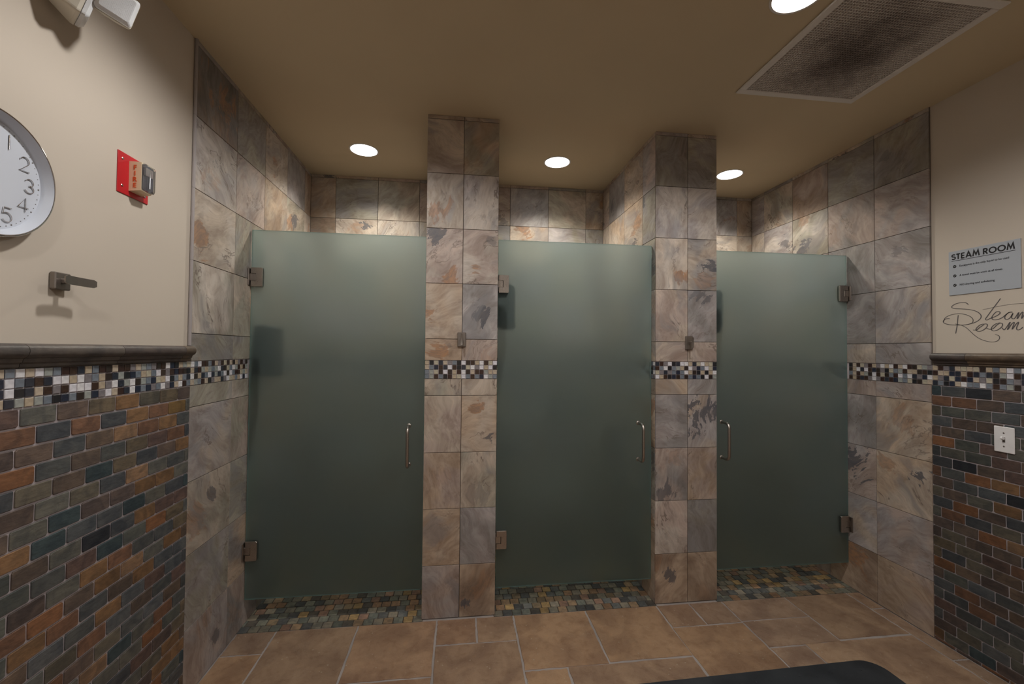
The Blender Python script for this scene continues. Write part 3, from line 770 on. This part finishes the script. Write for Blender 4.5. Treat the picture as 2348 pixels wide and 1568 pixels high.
def pull_handle(parent, x, z0, z1):
    t = empty('handle'); t.parent = parent
    for sgn, face in ((-1, GY0), (1, GY1)):
        if sgn > 0: continue
        yb = face+sgn*0.075; r = 0.028; pts = [(x, face+sgn*0.0004, z1)]
        for k in range(7):
            a = math.radians(90*k/6); pts.append((x, yb-sgn*r+sgn*r*math.sin(a), z1-r+r*math.cos(a)))
        for k in range(7):
            a = math.radians(90*k/6); pts.append((x, yb-sgn*r+sgn*r*math.cos(a), z0+r-r*math.sin(a)))
        pts.append((x, face+sgn*0.0004, z0))
        auto_smooth(MB().tube(pts, 0.0088, 14).build('bar', M['nickel'], t), 50)
        for z in (z0, z1):
            auto_smooth(MB().lathe([(0.0125, 0.0), (0.0125, 0.003), (0.0088, 0.005)], 18, (0, 0), True).build('washer', M['nickel'], t, (x, face-0.0002, z), ROT_F))
    return t
def shower_door(x0, x1, hinge_left, hx, z0, z1, label):
    t = prop(empty('shower_door', ((x0+x1)/2, 0.05, z0)), label, 'shower door', 'frosted shower doors in a row')
    t.location = (0, 0, 0)
    g = MB().bbox(x0, x1, GY0, GY1, z0, z1, 0.001).build('glass_panel', M['glass'], t)
    g.data.materials.append(M['gedge'])
    for p in g.data.polygons:
        if p.area < 0.05: p.material_index = 1
    wx = (x0-0.006) if hinge_left else (x1+0.006)
    for zc in (1.842, 0.392):
        hinge(t, zc, 1 if hinge_left else -1, wx)
    pull_handle(t, hx, 0.826, 1.040)
    return t
shower_door(XL+0.006, A1-0.004, True, -0.2765, 0.135, 2.097, 'frosted green glass shower door of the left stall, hinged at the left wall')
shower_door(A2+0.006, B1-0.004, True, 1.053, 0.120, 2.098, 'frosted green glass shower door between the two tiled piers')
shower_door(B2+0.004, XR-0.006, False, 1.583, 0.150, 2.086, 'frosted green glass shower door of the right stall, hinged at the right wall')

# ------------------------------------------------------------------ recessed downlights
def downlight(x, y, watts, label, vis_group):
    t = prop(empty('downlight', (x, y, H), None), label, 'light', vis_group)
    auto_smooth(MB().lathe([(0.0935, 0.0), (0.0935, -0.0025), (0.090, -0.004), (0.0845, -0.003), (0.0835, -0.0005), (0.0835, 0.0)], 48).build('trim_ring', M['grilleframe'], t))
    MB().lathe([(0.0830, -0.0004), (0.0830, -0.0020)], 48, (0, 0), True, True).build('lens', M['lens'], t)
    ld = bpy.data.lights.new('downlight_beam', 'SPOT')
    ld.energy = watts; ld.color = (1.0, 0.94, 0.82) if y > 0 else (1.0, 0.965, 0.925); ld.spot_size = math.radians(138 if y > 0 else 156); ld.spot_blend = 0.5; ld.shadow_soft_size = 0.045
    lo = bpy.data.objects.new('downlight_beam', ld); COL.objects.link(lo); lo.parent = t; lo.location = (0, 0, -0.03)
    return t
LL = ['round recessed downlight above the left shower stall', 'round recessed downlight above the middle shower stall', 'round recessed downlight above the right shower stall',
      'round recessed downlight beside the ceiling air grille, cut by the top edge', 'round recessed downlight in the ceiling near the left wall', 'added fill downlight, unseen behind the camera on the left', 'added fill downlight, unseen behind the camera on the right']
for (x, y, w), lb in zip(LAMPS, LL): downlight(x, y, w, lb, 'round recessed ceiling downlights')

# ------------------------------------------------------------------ ceiling air grille
def dusty(name):
    mt, nt, out = new_mat(name); g = N(nt)
    tc = g.n('ShaderNodeTexCoord').outputs['Object']
    ln = g.n('ShaderNodeVectorMath', operation='LENGTH'); g.l(g.vmath('MULTIPLY', tc, (1.0, 0.8, 0.0)), ln.inputs[0])
    nz = g.noise(tc, 7.0, 4.0, 0.6, 0.4).outputs[0]
    d = g.math('ADD', ln.outputs['Value'], g.math('MULTIPLY', g.math('SUBTRACT', nz, 0.5), 0.35))
    c = g.mix(g.ramp(d, 0.02, 0.30), (0.24, 0.21, 0.195), (0.66, 0.62, 0.59))
    g.principled(out, **{'Base Color': c, 'Roughness': 0.85, 'Specular IOR Level': 0.2})
    return mt
gx0, gx1, gy0, gy1 = 1.358, 2.006, -1.060, -0.418
gc = ((gx0+gx1)/2, (gy0+gy1)/2)
t = prop(empty('air_grille', (gc[0], gc[1], H)), 'large square eggcrate air grille with dark dust stain on the ceiling', 'air vent')
W2 = (gx1-gx0)/2; fw = 0.034
for (a0, a1, b0, b1) in ((-W2, W2, W2-fw, W2), (-W2, W2, -W2, -W2+fw), (-W2, -W2+fw, -W2+fw, W2-fw), (W2-fw, W2, -W2+fw, W2-fw)):
    MB().bbox(a0, a1, b0, b1, -0.0095, -0.0002, 0.003).build('frame_rail', M['grilleframe'], t)
M['dusty'] = dusty('dusty_eggcrate')
wi = W2-fw
MB().box(-wi, wi, -wi, wi, -0.0012, -0.0002).build('filter_sheet', M['dusty'], t)
mb = MB(); nb = 48
for k in range(1, nb):
    c = -wi+2*wi*k/nb
    mb.box(c-0.0011, c+0.0011, -wi, wi, -0.0068, -0.0014); mb.box(-wi, wi, c-0.0011, c+0.0011, -0.0069, -0.0015)
prop(mb.build('grid', M['dusty'], t), None, None, None, 'stuff')

# ------------------------------------------------------------------ robe hooks
def robe_hook(loc, rot, label, pw, ph, pt, out, bl, bh, bow):
    """plate on the wall, stem, and a bowed flat cross bar; local z is out of the wall, bar along local x"""
    t = prop(empty('robe_hook', loc, rot), label, 'hook')
    MB().bbox(-pw/2, pw/2, -ph/2, ph/2, 0.0003, pt, 0.0025).build('wall_plate', M['bronze'], t)
    MB().bbox(-0.0075, 0.0075, -0.006, 0.006, pt-0.0005, out+0.0005, 0.001).build('stem', M['bronze'], t)
    n = 12; v, f = [], []
    for i in range(n+1):
        x = -bl/2+bl*i/n; q = 2*x/bl; z = out+bow*q*q
        hh = bh/2*(1-0.35*max(0, abs(q)-0.86)/0.14)
        for (dy, dz) in ((-hh, 0), (hh, 0), (hh, 0.0042), (-hh, 0.0042)): v.append((x, dy, z+dz))
    for i in range(n):
        for k in range(4): f.append((i*4+k, i*4+(k+1) % 4, (i+1)*4+(k+1) % 4, (i+1)*4+k))
    f += [(3, 2, 1, 0), (n*4, n*4+1, n*4+2, n*4+3)]
    MB().add(v, f).build('cross_bar', M['bronze'], t)
    return t
robe_hook((XL-0.010, -1.030, 1.645), ROT_L, 'dark metal robe hook with level bar on the beige wall below the clock', 0.048, 0.048, 0.017, 0.056, 0.100, 0.0235, 0.004)
ROT_FV = ROT_F @ Matrix.Rotation(math.radians(90), 3, 'Z')
robe_hook((0.008, 0.0, 1.520), ROT_FV, 'small metal robe hook on the tiled pier between left and middle doors', 0.080, 0.046, 0.010, 0.044, 0.062, 0.011, 0.002)
robe_hook((1.344, 0.0, 1.517), ROT_FV, 'small metal robe hook on the tiled pier between middle and right doors', 0.080, 0.046, 0.010, 0.044, 0.062, 0.011, 0.002)

# ------------------------------------------------------------------ wall clock
def digits():
    arc = lambda cx, cy, rx, ry, a0, a1, n=10: [(cx+rx*math.cos(math.radians(a0+(a1-a0)*k/n)), cy+ry*math.sin(math.radians(a0+(a1-a0)*k/n))) for k in range(n+1)]
    return {'0': [arc(0, 0, 0.34, 0.5, 90, 450, 20)], '1': [[(0, -0.5), (0, 0.5)]],
            '2': [arc(0, 0.2, 0.3, 0.3, 170, -30)+[(-0.32, -0.5), (0.34, -0.5)]],
            '3': [arc(-0.02, 0.24, 0.28, 0.26, 160, -90)+arc(-0.02, -0.23, 0.32, 0.27, 90, -160)],
            '4': [[(0.14, -0.5), (0.14, 0.5), (-0.36, -0.2), (0.34, -0.2)]],
            '5': [[(0.28, 0.5), (-0.22, 0.5), (-0.28, 0.06)]+arc(-0.02, -0.17, 0.32, 0.33, 130, -150)],
            '6': [arc(0, -0.2, 0.31, 0.3, 0, 360, 16), [(-0.31, -0.2), (-0.2, 0.2), (0.1, 0.5)]], '7': [[(-0.3, 0.5), (0.32, 0.5), (-0.1, -0.5)]],
            '8': [arc(0, 0.25, 0.26, 0.25, 0, 360, 16), arc(0, -0.25, 0.32, 0.25, 0, 360, 16)], '9': [arc(0, 0.2, 0.31, 0.3, 0, 360, 16), [(0.31, 0.2), (0.2, -0.2), (-0.1, -0.5)]]}
DG = digits()
t = prop(empty('wall_clock', (XL-0.010, -1.234, 1.876), ROT_L), 'round white wall clock with chrome rim, cut by the left edge', 'clock')
auto_smooth(MB().lathe([(0.138, 0.0003), (0.150, 0.006), (0.1535, 0.020), (0.1530, 0.034), (0.1505, 0.0365), (0.1480, 0.036)], 96, (0, 0), True).build('rim', M['chrome'], t), 60)
auto_smooth(MB().lathe([(0.1480, 0.0355), (0.1455, 0.031), (0.1395, 0.020), (0.1360, 0.0135), (0.1360, 0.011)], 96).build('inner_rim', M['clockrim'], t), 60)
MB().lathe([(0.1385, 0.0105), (0.1385, 0.0125)], 96, (0, 0), True, True).build('dial', M['clockface'], t)
for h in range(1, 13):
    a = math.radians(90-30*h); cx_, cy_ = 0.1045*math.cos(a), 0.1045*math.sin(a)
    s = 0.036; txt = str(h)
    for i, ch in enumerate(txt):
        ox = (i-(len(txt)-1)/2)*0.024
        mb = MB()
        for st in DG[ch]: mb.tube([(cx_+ox+p[0]*s, cy_+p[1]*s, 0.0145) for p in st], 0.0012, 6)
        auto_smooth(mb.build('numeral', M['chrome'], t), 60)
mb = MB()
for k in range(60):
    a = math.radians(6*k); rr = 0.0018 if k % 5 == 0 else 0.0010
    mb.lathe([(rr, 0.0124), (rr, 0.0134)], 8, (0.1295*math.cos(a), 0.1295*math.sin(a)), False, True)
prop(mb.build('minute_dots', M['bronze'], t), None, None, None, 'stuff')
for nm, ang, L, w in (('hour_hand', 205, 0.062, 0.0035), ('minute_hand', 165, 0.095, 0.0026)):
    a = math.radians(ang); dx, dy = math.cos(a), math.sin(a); z0 = 0.0165 if nm[0] == 'h' else 0.0182
    v = [(-dx*0.015-dy*w, -dy*0.015+dx*w, z0), (-dx*0.015+dy*w, -dy*0.015-dx*w, z0), (dx*L+dy*w*0.4, dy*L-dx*w*0.4, z0), (dx*L-dy*w*0.4, dy*L+dx*w*0.4, z0)]
    v += [(p[0], p[1], p[2]+0.0012) for p in v]
    MB().add(v, [(0,1,2,3),(4,5,6,7),(0,1,5,4),(1,2,6,5),(2,3,7,6),(3,0,4,7)]).build(nm, M['black'], t)
MB().lathe([(0.005, 0.0122), (0.005, 0.021)], 16, (0, 0), False, True).build('hub', M['chrome'], t)

# ------------------------------------------------------------------ fire alarm strobe
M['clear_cover'] = plain('clear_strobe_cover', (0.93, 0.95, 0.98), 0.04, 0.0, 0.5, **{'Transmission Weight': 0.95, 'IOR': 1.3})
M['tint_reflector'] = plain('dim_reflector', (0.22, 0.24, 0.29), 0.25, 0.8)
fy, fz = -0.7655, 2.0445
t = prop(empty('fire_strobe', (XL-0.010, fy, fz), ROT_L), 'red fire alarm strobe with clear lens on the beige left wall', 'fire alarm')
MB().bbox(-0.069, 0.069, -0.069, 0.069, 0.0003, 0.0035, 0.0008).build('back_plate', M['red'], t)
# cream wedge housing, its side lettered
x0, x1 = -0.022, 0.036
v = [(x0, -0.051, 0.0035), (x1, -0.051, 0.0035), (x1, 0.051, 0.0035), (x0, 0.051, 0.0035), (x0, -0.047, 0.042), (x1-0.003, -0.047, 0.038), (x1-0.003, 0.049, 0.038), (x0, 0.049, 0.042)]
MB().add(v, [(0,3,2,1),(4,5,6,7),(0,1,5,4),(1,2,6,5),(2,3,7,6),(3,0,4,7)]).build('housing', M['cream'], t)
lo = MB().slab(rrect(0.053, 0.092, 0.007), 0.0, 0.013, 0.004).build('lens', M['clear_cover'], t)
lo.matrix_basis = Matrix.Translation((0.0055, 0.001, 0.0412)) @ Matrix.Rotation(math.radians(4.0), 4, 'Y')
rf = MB().slab(rrect(0.046, 0.084, 0.005), 0.0, 0.0012, 0.0004).build('reflector', M['tint_reflector'], lo); rf.location = (0, 0, 0.0006)
MB().bbox(-0.016, 0.016, 0.006, 0.034, 0.0020, 0.0060, 0.0015).build('reflector_cup', M['reflector'], lo)
tb = auto_smooth(MB().tube([(0, -0.034, 0.0062), (0, 0.030, 0.0075)], 0.0026, 10).build('flash_tube', M['chrome'], lo))
for k, ch in enumerate('FIRE'):
    text_mesh('letter', ch, 0.0220, M['redink'], t, (x0-0.0005, 0.0230-0.0205*k, 0.0225), Matrix(((0, 0, -1), (0, 1, 0), (1, 0, 0))), 0.0004, 'CENTER', 1.0, 0.95)
for (a, b) in ((-0.050, 0.047), (-0.050, -0.043), (0.052, -0.046), (0.052, 0.047)):
    auto_smooth(MB().lathe([(0.0046, 0.0034), (0.0046, 0.0044), (0.0030, 0.0056)], 14, (a, b), False, True).build('screw', M['nickel'], t))

# ------------------------------------------------------------------ emergency light
t = prop(empty('emergency_light', (XL-0.010, -1.03, 2.600), ROT_L), 'off-white twin-head emergency light high on the left wall, cut by the top edge', 'emergency light')
MB().bbox(-0.23, 0.075, -0.055, 0.065, 0.0003, 0.065, 0.006).build('body', M['housing'], t)
def lamp_head(px, py, pz, yaw, pitch, roll):
    hd = empty('lamp_head'); hd.parent = t
    rt = Matrix.Rotation(math.radians(yaw), 3, 'Y') @ Matrix.Rotation(math.radians(pitch), 3, 'X') @ Matrix.Rotation(math.radians(roll), 3, 'Z')
    hd.matrix_basis = Matrix.Translation((px, py, pz)) @ rt.to_4x4()
    a, b = 0.026, 0.042
    o1, o2 = rrect(2*a, 2*a, 0.010, 3), rrect(2*b, 2*b, 0.008, 3); n = len(o1)
    v = [(p[0], p[1], -0.036) for p in o1] + [(p[0], p[1], 0.014) for p in o2] + [(p[0], p[1], 0.022) for p in o2]
    f = [(r*n+i, r*n+(i+1) % n, (r+1)*n+(i+1) % n, (r+1)*n+i) for r in range(2) for i in range(n)] + [tuple(range(n))[::-1], tuple(range(2*n, 3*n))]
    MB().add(v, f).build('shell', M['housing'], hd)
    ln = MB().slab(rrect(2*b-0.002, 2*b-0.002, 0.008, 3), 0.0238, 0.040, 0.008).build('lens', M['clear'], hd)
    mb = MB()
    for k in range(-9, 10):
        mb.box(k*0.0034-0.0007, k*0.0034+0.0007, -0.032, 0.032, 0.0396, 0.0404)
        mb.box(-0.032, 0.032, k*0.0034-0.0005, k*0.0034+0.0005, 0.0396, 0.0402)
    prop(mb.build('prism_ribs', M['clear'], ln), None, None, None, 'stuff')
    MB().slab(rrect(2*b-0.008, 2*b-0.008, 0.008, 3), 0.0222, 0.0234, 0.0004).build('reflector', M['reflector'], hd)
    return hd
for (px, py, pz, yaw, pitch, roll) in ((-0.050, -0.186, 0.056, 48, 14, 0), (0.004, -0.156, 0.128, -48, 10, -14)):
    lamp_head(px, py, pz, yaw, pitch, roll)
    auto_smooth(MB().tube([(px, -0.054, min(pz, 0.05)), (px, -0.085, min(pz, 0.05)+0.006), (px, py+0.02, pz-0.006)], 0.009, 10).build('swivel_arm', M['housing'], t))

# ------------------------------------------------------------------ steam room sign and lettering on the right wall
WX = XR+0.010
t = prop(empty('steam_room_sign', (WX, -0.652, 1.8685), ROT_R), 'grey rectangular STEAM ROOM rules sign on the beige right wall', 'sign')
sw, sh = 0.278, 0.220
MB().bbox(-sw/2, sw/2, -sh/2, sh/2, 0.0003, 0.004, 0.0006).build('panel', M['signgrey'], t)
arc = lambda cx, cy, rx, ry, a0, a1, n=10: [(cx+rx*math.cos(math.radians(a0+(a1-a0)*k/n)), cy+ry*math.sin(math.radians(a0+(a1-a0)*k/n))) for k in range(n+1)]
CAPS = {'S': (0.56, [arc(0.28, 0.72, 0.23, 0.21, 30, 250)+arc(0.28, 0.29, 0.25, 0.22, 75, -150)]), 'T': (0.56, [[(0.28, 0), (0.28, 0.93)], [(0.0, 0.93), (0.56, 0.93)]]),
        'E': (0.52, [[(0.08, 0), (0.08, 1.0)], [(0.08, 0.93), (0.5, 0.93)], [(0.08, 0.5), (0.47, 0.5)], [(0.08, 0.07), (0.5, 0.07)]]),
        'A': (0.84, [[(0.06, 0), (0.42, 0.98), (0.78, 0)], [(0.2, 0.27), (0.64, 0.27)]]), 'M': (0.96, [[(0.06, 0), (0.2, 0.98), (0.48, 0.25), (0.76, 0.98), (0.9, 0)]]),
        'R': (0.62, [[(0.08, 0), (0.08, 1.0)], [(0.08, 0.93), (0.3, 0.93)]+arc(0.3, 0.70, 0.23, 0.23, 90, -90, 8)+[(0.08, 0.47)], [(0.28, 0.47), (0.58, 0)]]),
        'O': (1.0, [arc(0.5, 0.5, 0.43, 0.44, 90, 450, 26)])}
def ribbon(mb, pts, w, z0, z1):
    closed = math.hypot(pts[0][0]-pts[-1][0], pts[0][1]-pts[-1][1]) < 1e-6
    n = len(pts); v, f = [], []
    for i, p in enumerate(pts):
        a = pts[i-1] if i else (pts[-2] if closed else p); b = pts[i+1] if i < n-1 else (pts[1] if closed else p)
        d1 = (p[0]-a[0], p[1]-a[1]); d2 = (b[0]-p[0], b[1]-p[1])
        l1, l2 = math.hypot(*d1), math.hypot(*d2)
        d1 = (d1[0]/l1, d1[1]/l1) if l1 else (d2[0]/l2, d2[1]/l2); d2 = (d2[0]/l2, d2[1]/l2) if l2 else d1
        tx, ty = d1[0]+d2[0], d1[1]+d2[1]; L = math.hypot(tx, ty) or 1; nx, ny = -ty/L, tx/L
        k = w/max(0.32, nx*-d1[1]+ny*d1[0])
        for z in (z0, z1): v += [(p[0]+nx*k, p[1]+ny*k, z), (p[0]-nx*k, p[1]-ny*k, z)]
    for i in range(n-1):
        o0, o1 = i*4, i*4+4
        f += [(o0+2, o0+3, o1+3, o1+2), (o0, o1, o1+1, o0+1), (o0, o0+2, o1+2, o1), (o0+1, o1+1, o1+3, o0+3)]
    f += [(0, 1, 3, 2), tuple(n*4-4+k for k in (0, 2, 3, 1))]
    mb.add(v, f)
capw = sum((0.34 if ch == ' ' else CAPS[ch][0]+0.13) for ch in 'STEAM ROOM')-0.13
hx, hs = -sw/2+0.0135, 0.0275; fx = 0.2445/(capw*hs)
for ch in 'STEAM ROOM':
    if ch == ' ': hx += 0.34*hs*fx; continue
    wd, strokes = CAPS[ch]; mb = MB()
    for st in strokes: ribbon(mb, [(hx+p[0]*hs*fx, sh/2-0.0425+p[1]*hs) for p in st], 0.0029, 0.0039, 0.0045)
    mb.build('letter', M['black'], t)
    hx += (wd+0.13)*hs*fx
MB().box(-sw/2+0.013, sw/2-0.018, sh/2-0.050, sh/2-0.0478, 0.0040, 0.0045).build('underline', M['black'], t)
M['tick'] = plain('tick_grey', (0.5, 0.53, 0.56), 0.5)
for k, s in enumerate(('Eucalyptus is the only liquid to be used', 'A towel must be worn at all times', 'NO shaving and exfoliating')):
    yb = sh/2-0.080-0.047*k
    bl = MB().lathe([(0.0072, 0.0040), (0.0072, 0.0046)], 24, (-sw/2+0.026, yb+0.003), False, True).build('bullet', M['black'], t)
    MB().tube([(-sw/2+0.0225, yb+0.0035, 0.0048), (-sw/2+0.0250, yb+0.0010, 0.0048), (-sw/2+0.0295, yb+0.0062, 0.0048)], 0.0009, 5).build('tick', M['tick'], bl)
    text_mesh('rule_text', s, 0.0130, M['black'], t, (-sw/2+0.046, yb-0.0012, 0.0042), None, 0.00012, 'LEFT', 1.0, (0.94, 0.93, 0.98)[k])

SCRIPT = [[(-0.592, 1.705), (-0.584, 1.714), (-0.572, 1.718), (-0.553, 1.718), (-0.534, 1.713), (-0.521, 1.702), (-0.53, 1.693), (-0.56, 1.688), (-0.596, 1.681), (-0.623, 1.67), (-0.638, 1.656), (-0.642, 1.642), (-0.634, 1.628), (-0.614, 1.616), (-0.586, 1.609), (-0.559, 1.608), (-0.53, 1.61), (-0.506, 1.614), (-0.489, 1.621), (-0.483, 1.629), (-0.489, 1.64), (-0.501, 1.644), (-0.512, 1.643)], [(-0.484, 1.63), (-0.491, 1.647), (-0.507, 1.658), (-0.528, 1.664), (-0.555, 1.665), (-0.582, 1.657), (-0.601, 1.645), (-0.61, 1.63), (-0.606, 1.616), (-0.589, 1.609)], [(-0.549, 1.658), (-0.547, 1.64), (-0.544, 1.609), (-0.537, 1.566)], [(-0.534, 1.615), (-0.559, 1.608), (-0.579, 1.596), (-0.595, 1.579), (-0.613, 1.558), (-0.633, 1.54), (-0.656, 1.528), (-0.681, 1.522), (-0.701, 1.526), (-0.71, 1.538), (-0.707, 1.551), (-0.693, 1.556)], [(-0.716, 1.721), (-0.702, 1.699), (-0.685, 1.673), (-0.668, 1.646), (-0.659, 1.631), (-0.664, 1.625), (-0.676, 1.632), (-0.695, 1.639), (-0.712, 1.651), (-0.711, 1.66), (-0.701, 1.661), (-0.689, 1.649), (-0.683, 1.635), (-0.688, 1.625), (-0.705, 1.625), (-0.723, 1.634), (-0.733, 1.644), (-0.745, 1.653), (-0.757, 1.654), (-0.745, 1.654), (-0.733, 1.641), (-0.73, 1.629), (-0.737, 1.622), (-0.749, 1.63), (-0.759, 1.649), (-0.754, 1.632), (-0.758, 1.624), (-0.766, 1.628), (-0.779, 1.651), (-0.773, 1.623), (-0.785, 1.644), (-0.793, 1.651), (-0.788, 1.623), (-0.801, 1.645), (-0.808, 1.649), (-0.802, 1.626), (-0.807, 1.62), (-0.816, 1.627)], [(-0.648, 1.677), (-0.666, 1.678), (-0.691, 1.683), (-0.72, 1.687), (-0.759, 1.69), (-0.797, 1.69), (-0.823, 1.689)], [(-0.609, 1.581), (-0.624, 1.581), (-0.635, 1.591), (-0.653, 1.606), (-0.64, 1.605), (-0.627, 1.594), (-0.621, 1.582), (-0.631, 1.573), (-0.648, 1.578), (-0.663, 1.592), (-0.665, 1.605), (-0.654, 1.608)], [(-0.662, 1.587), (-0.676, 1.581), (-0.688, 1.585), (-0.701, 1.6), (-0.713, 1.609), (-0.699, 1.606), (-0.686, 1.596), (-0.68, 1.582), (-0.688, 1.573), (-0.705, 1.578), (-0.719, 1.591), (-0.721, 1.604), (-0.712, 1.609)], [(-0.72, 1.586), (-0.727, 1.576), (-0.737, 1.59), (-0.749, 1.61), (-0.739, 1.576), (-0.754, 1.601), (-0.763, 1.607), (-0.755, 1.577), (-0.77, 1.601), (-0.778, 1.607), (-0.771, 1.584), (-0.773, 1.574), (-0.783, 1.576), (-0.792, 1.585)]]
t = prop(empty('script_lettering', (WX, -0.65, 1.62)), 'grey handwritten Steam Room wall lettering below the sign', 'lettering')
t.location = (0, 0, 0)
M['vinyl'] = plain('grey_vinyl', (0.11, 0.10, 0.10), 0.5)
def smooth_path(p, n=5):
    out = []
    for i in range(len(p)-1):
        p0, p1, p2, p3 = p[max(i-1, 0)], p[i], p[i+1], p[min(i+2, len(p)-1)]
        for k in range(n):
            u = k/n
            out.append(tuple(0.5*((2*b)+(c-a)*u+(2*a-5*b+4*c-d)*u*u+(3*b-a-3*c+d)*u**3) for a, b, c, d in zip(p0, p1, p2, p3)))
    return out+[p[-1]]
for st, wid in zip(SCRIPT, (0.0015, 0.0012, 0.0015, 0.0011, 0.0015, 0.0007, 0.0015, 0.0015, 0.0015)):
    pts = smooth_path(st); mb = MB(); v, f = [], []
    for i, (y, z) in enumerate(pts):
        a, b = pts[max(i-1, 0)], pts[min(i+1, len(pts)-1)]
        ty, tz = b[0]-a[0], b[1]-a[1]; L = math.hypot(ty, tz) or 1
        w = wid*(0.75+0.5*abs(tz)/L)*(0.45 if i in (0, len(pts)-1) else 1)
        ny, nz = -tz/L*w, ty/L*w
        for dx in (-0.0003, -0.0010):
            v += [(WX+dx, y+ny, z+nz), (WX+dx, y-ny, z-nz)]
    for i in range(len(pts)-1):
        o0, o1 = i*4, i*4+4
        f += [(o0+2, o0+3, o1+3, o1+2), (o0, o1, o1+1, o0+1), (o0, o0+2, o1+2, o1), (o0+1, o1+1, o1+3, o0+3)]
    f += [(0, 1, 3, 2), tuple(len(pts)*4-4+k for k in (0, 2, 3, 1))]
    mb.add(v, f).build('stroke', M['vinyl'], t)

# ------------------------------------------------------------------ light switch
t = prop(empty('light_switch', (XR, -0.7305, 1.0795), ROT_R), 'white toggle light switch on the slate bricks of the right wall', 'light switch')
MB().bbox(-0.0365, 0.0365, -0.058, 0.058, 0.0002, 0.0060, 0.0022).build('cover_plate', M['switch'], t)
MB().box(-0.0048, 0.0048, -0.012, 0.012, 0.0058, 0.0064).build('slot', M['bronze'], t)
tg = MB().bbox(-0.0040, 0.0040, -0.005, 0.0065, 0.0, 0.017, 0.0012).build('toggle', M['switch'], t)
tg.matrix_basis = Matrix.Translation((0, 0.003, 0.0062)) @ Matrix.Rotation(math.radians(-24), 4, 'X')
for b in (-0.030, 0.030):
    auto_smooth(MB().lathe([(0.0034, 0.0059), (0.0034, 0.0066), (0.0018, 0.0074)], 14, (0, b), False, True).build('screw', M['nickel'], t))

# ------------------------------------------------------------------ rubber mat
def mat_rubber(name):
    mt, nt, out = new_mat(name); g = N(nt)
    tc = g.n('ShaderNodeTexCoord').outputs['Object']
    nz = g.noise(tc, 160.0, 3.0).outputs[0]; bg = g.noise(tc, 6.0, 3.0).outputs[0]
    c = g.mix(g.ramp(bg, 0.3, 0.7), (0.026, 0.030, 0.036), (0.046, 0.052, 0.060))
    g.principled(out, **{'Base Color': c, 'Roughness': 0.55, 'Specular IOR Level': 0.4, 'Normal': g.bump(nz, 0.3, 0.002)})
    return mt
M['mat'] = mat_rubber('black_rubber')
t = prop(empty('rubber_mat', (1.265, -0.985, 0.0), Matrix.Rotation(math.radians(1.2), 3, 'Z')), 'black rubber mat with rounded corner on the sandstone floor', 'mat')
MB().slab(rrect(1.42, 0.86, 0.085, 8), 0.0002, 0.012, 0.004).build('sheet', M['mat'], t)
mr = random.Random(3)
for k in range(16):
    x, y = -0.40+0.075*k+mr.uniform(-0.01, 0.01), 0.375+mr.uniform(-0.012, 0.004)
    if x > 0.62: break
    auto_smooth(MB().lathe([(0.0062, 0.0115), (0.0062, 0.0130), (0.0040, 0.0140)], 12, (x, y), False, True).build('stud', M['mat'], t))

# ------------------------------------------------------------------ soap dispensers inside the stalls, dim through the glass
def dispenser(x, y, z0, z1, label):
    t = prop(empty('soap_dispenser', (x, y, z0), frame((1, 0, 0), (0, 0, 1))), label, 'soap dispenser', 'soap dispensers inside the stalls')
    h = z1-z0
    o = rrect(0.115, h, 0.022, 4); n = len(o)
    v = [(p[0], p[1]+h/2, 0.0003) for p in o] + [(p[0], p[1]+h/2, 0.085) for p in o] + [(p[0]*0.86, (p[1])*0.93+h/2, 0.112) for p in o]
    f = [(r*n+i, r*n+(i+1) % n, (r+1)*n+(i+1) % n, (r+1)*n+i) for r in range(2) for i in range(n)] + [tuple(range(n))[::-1], tuple(range(2*n, 3*n))]
    MB().add(v, f).build('body', M['darkplastic'], t)
    MB().bbox(-0.030, 0.030, -0.012, 0.030, 0.030, 0.118, 0.004).build('push_lever', M['darkplastic'], t)
    return t
dispenser(XL, 0.165, 1.315, 1.590, 'dark soap dispenser dimly seen behind the left frosted door')
dispenser(A2, 0.165, 1.600, 1.860, 'dark soap dispenser dimly seen behind the middle frosted door, below its hinge')
dispenser(B2, 0.165, 1.600, 1.860, 'dark soap dispenser dimly seen at the pier edge behind the right frosted door')
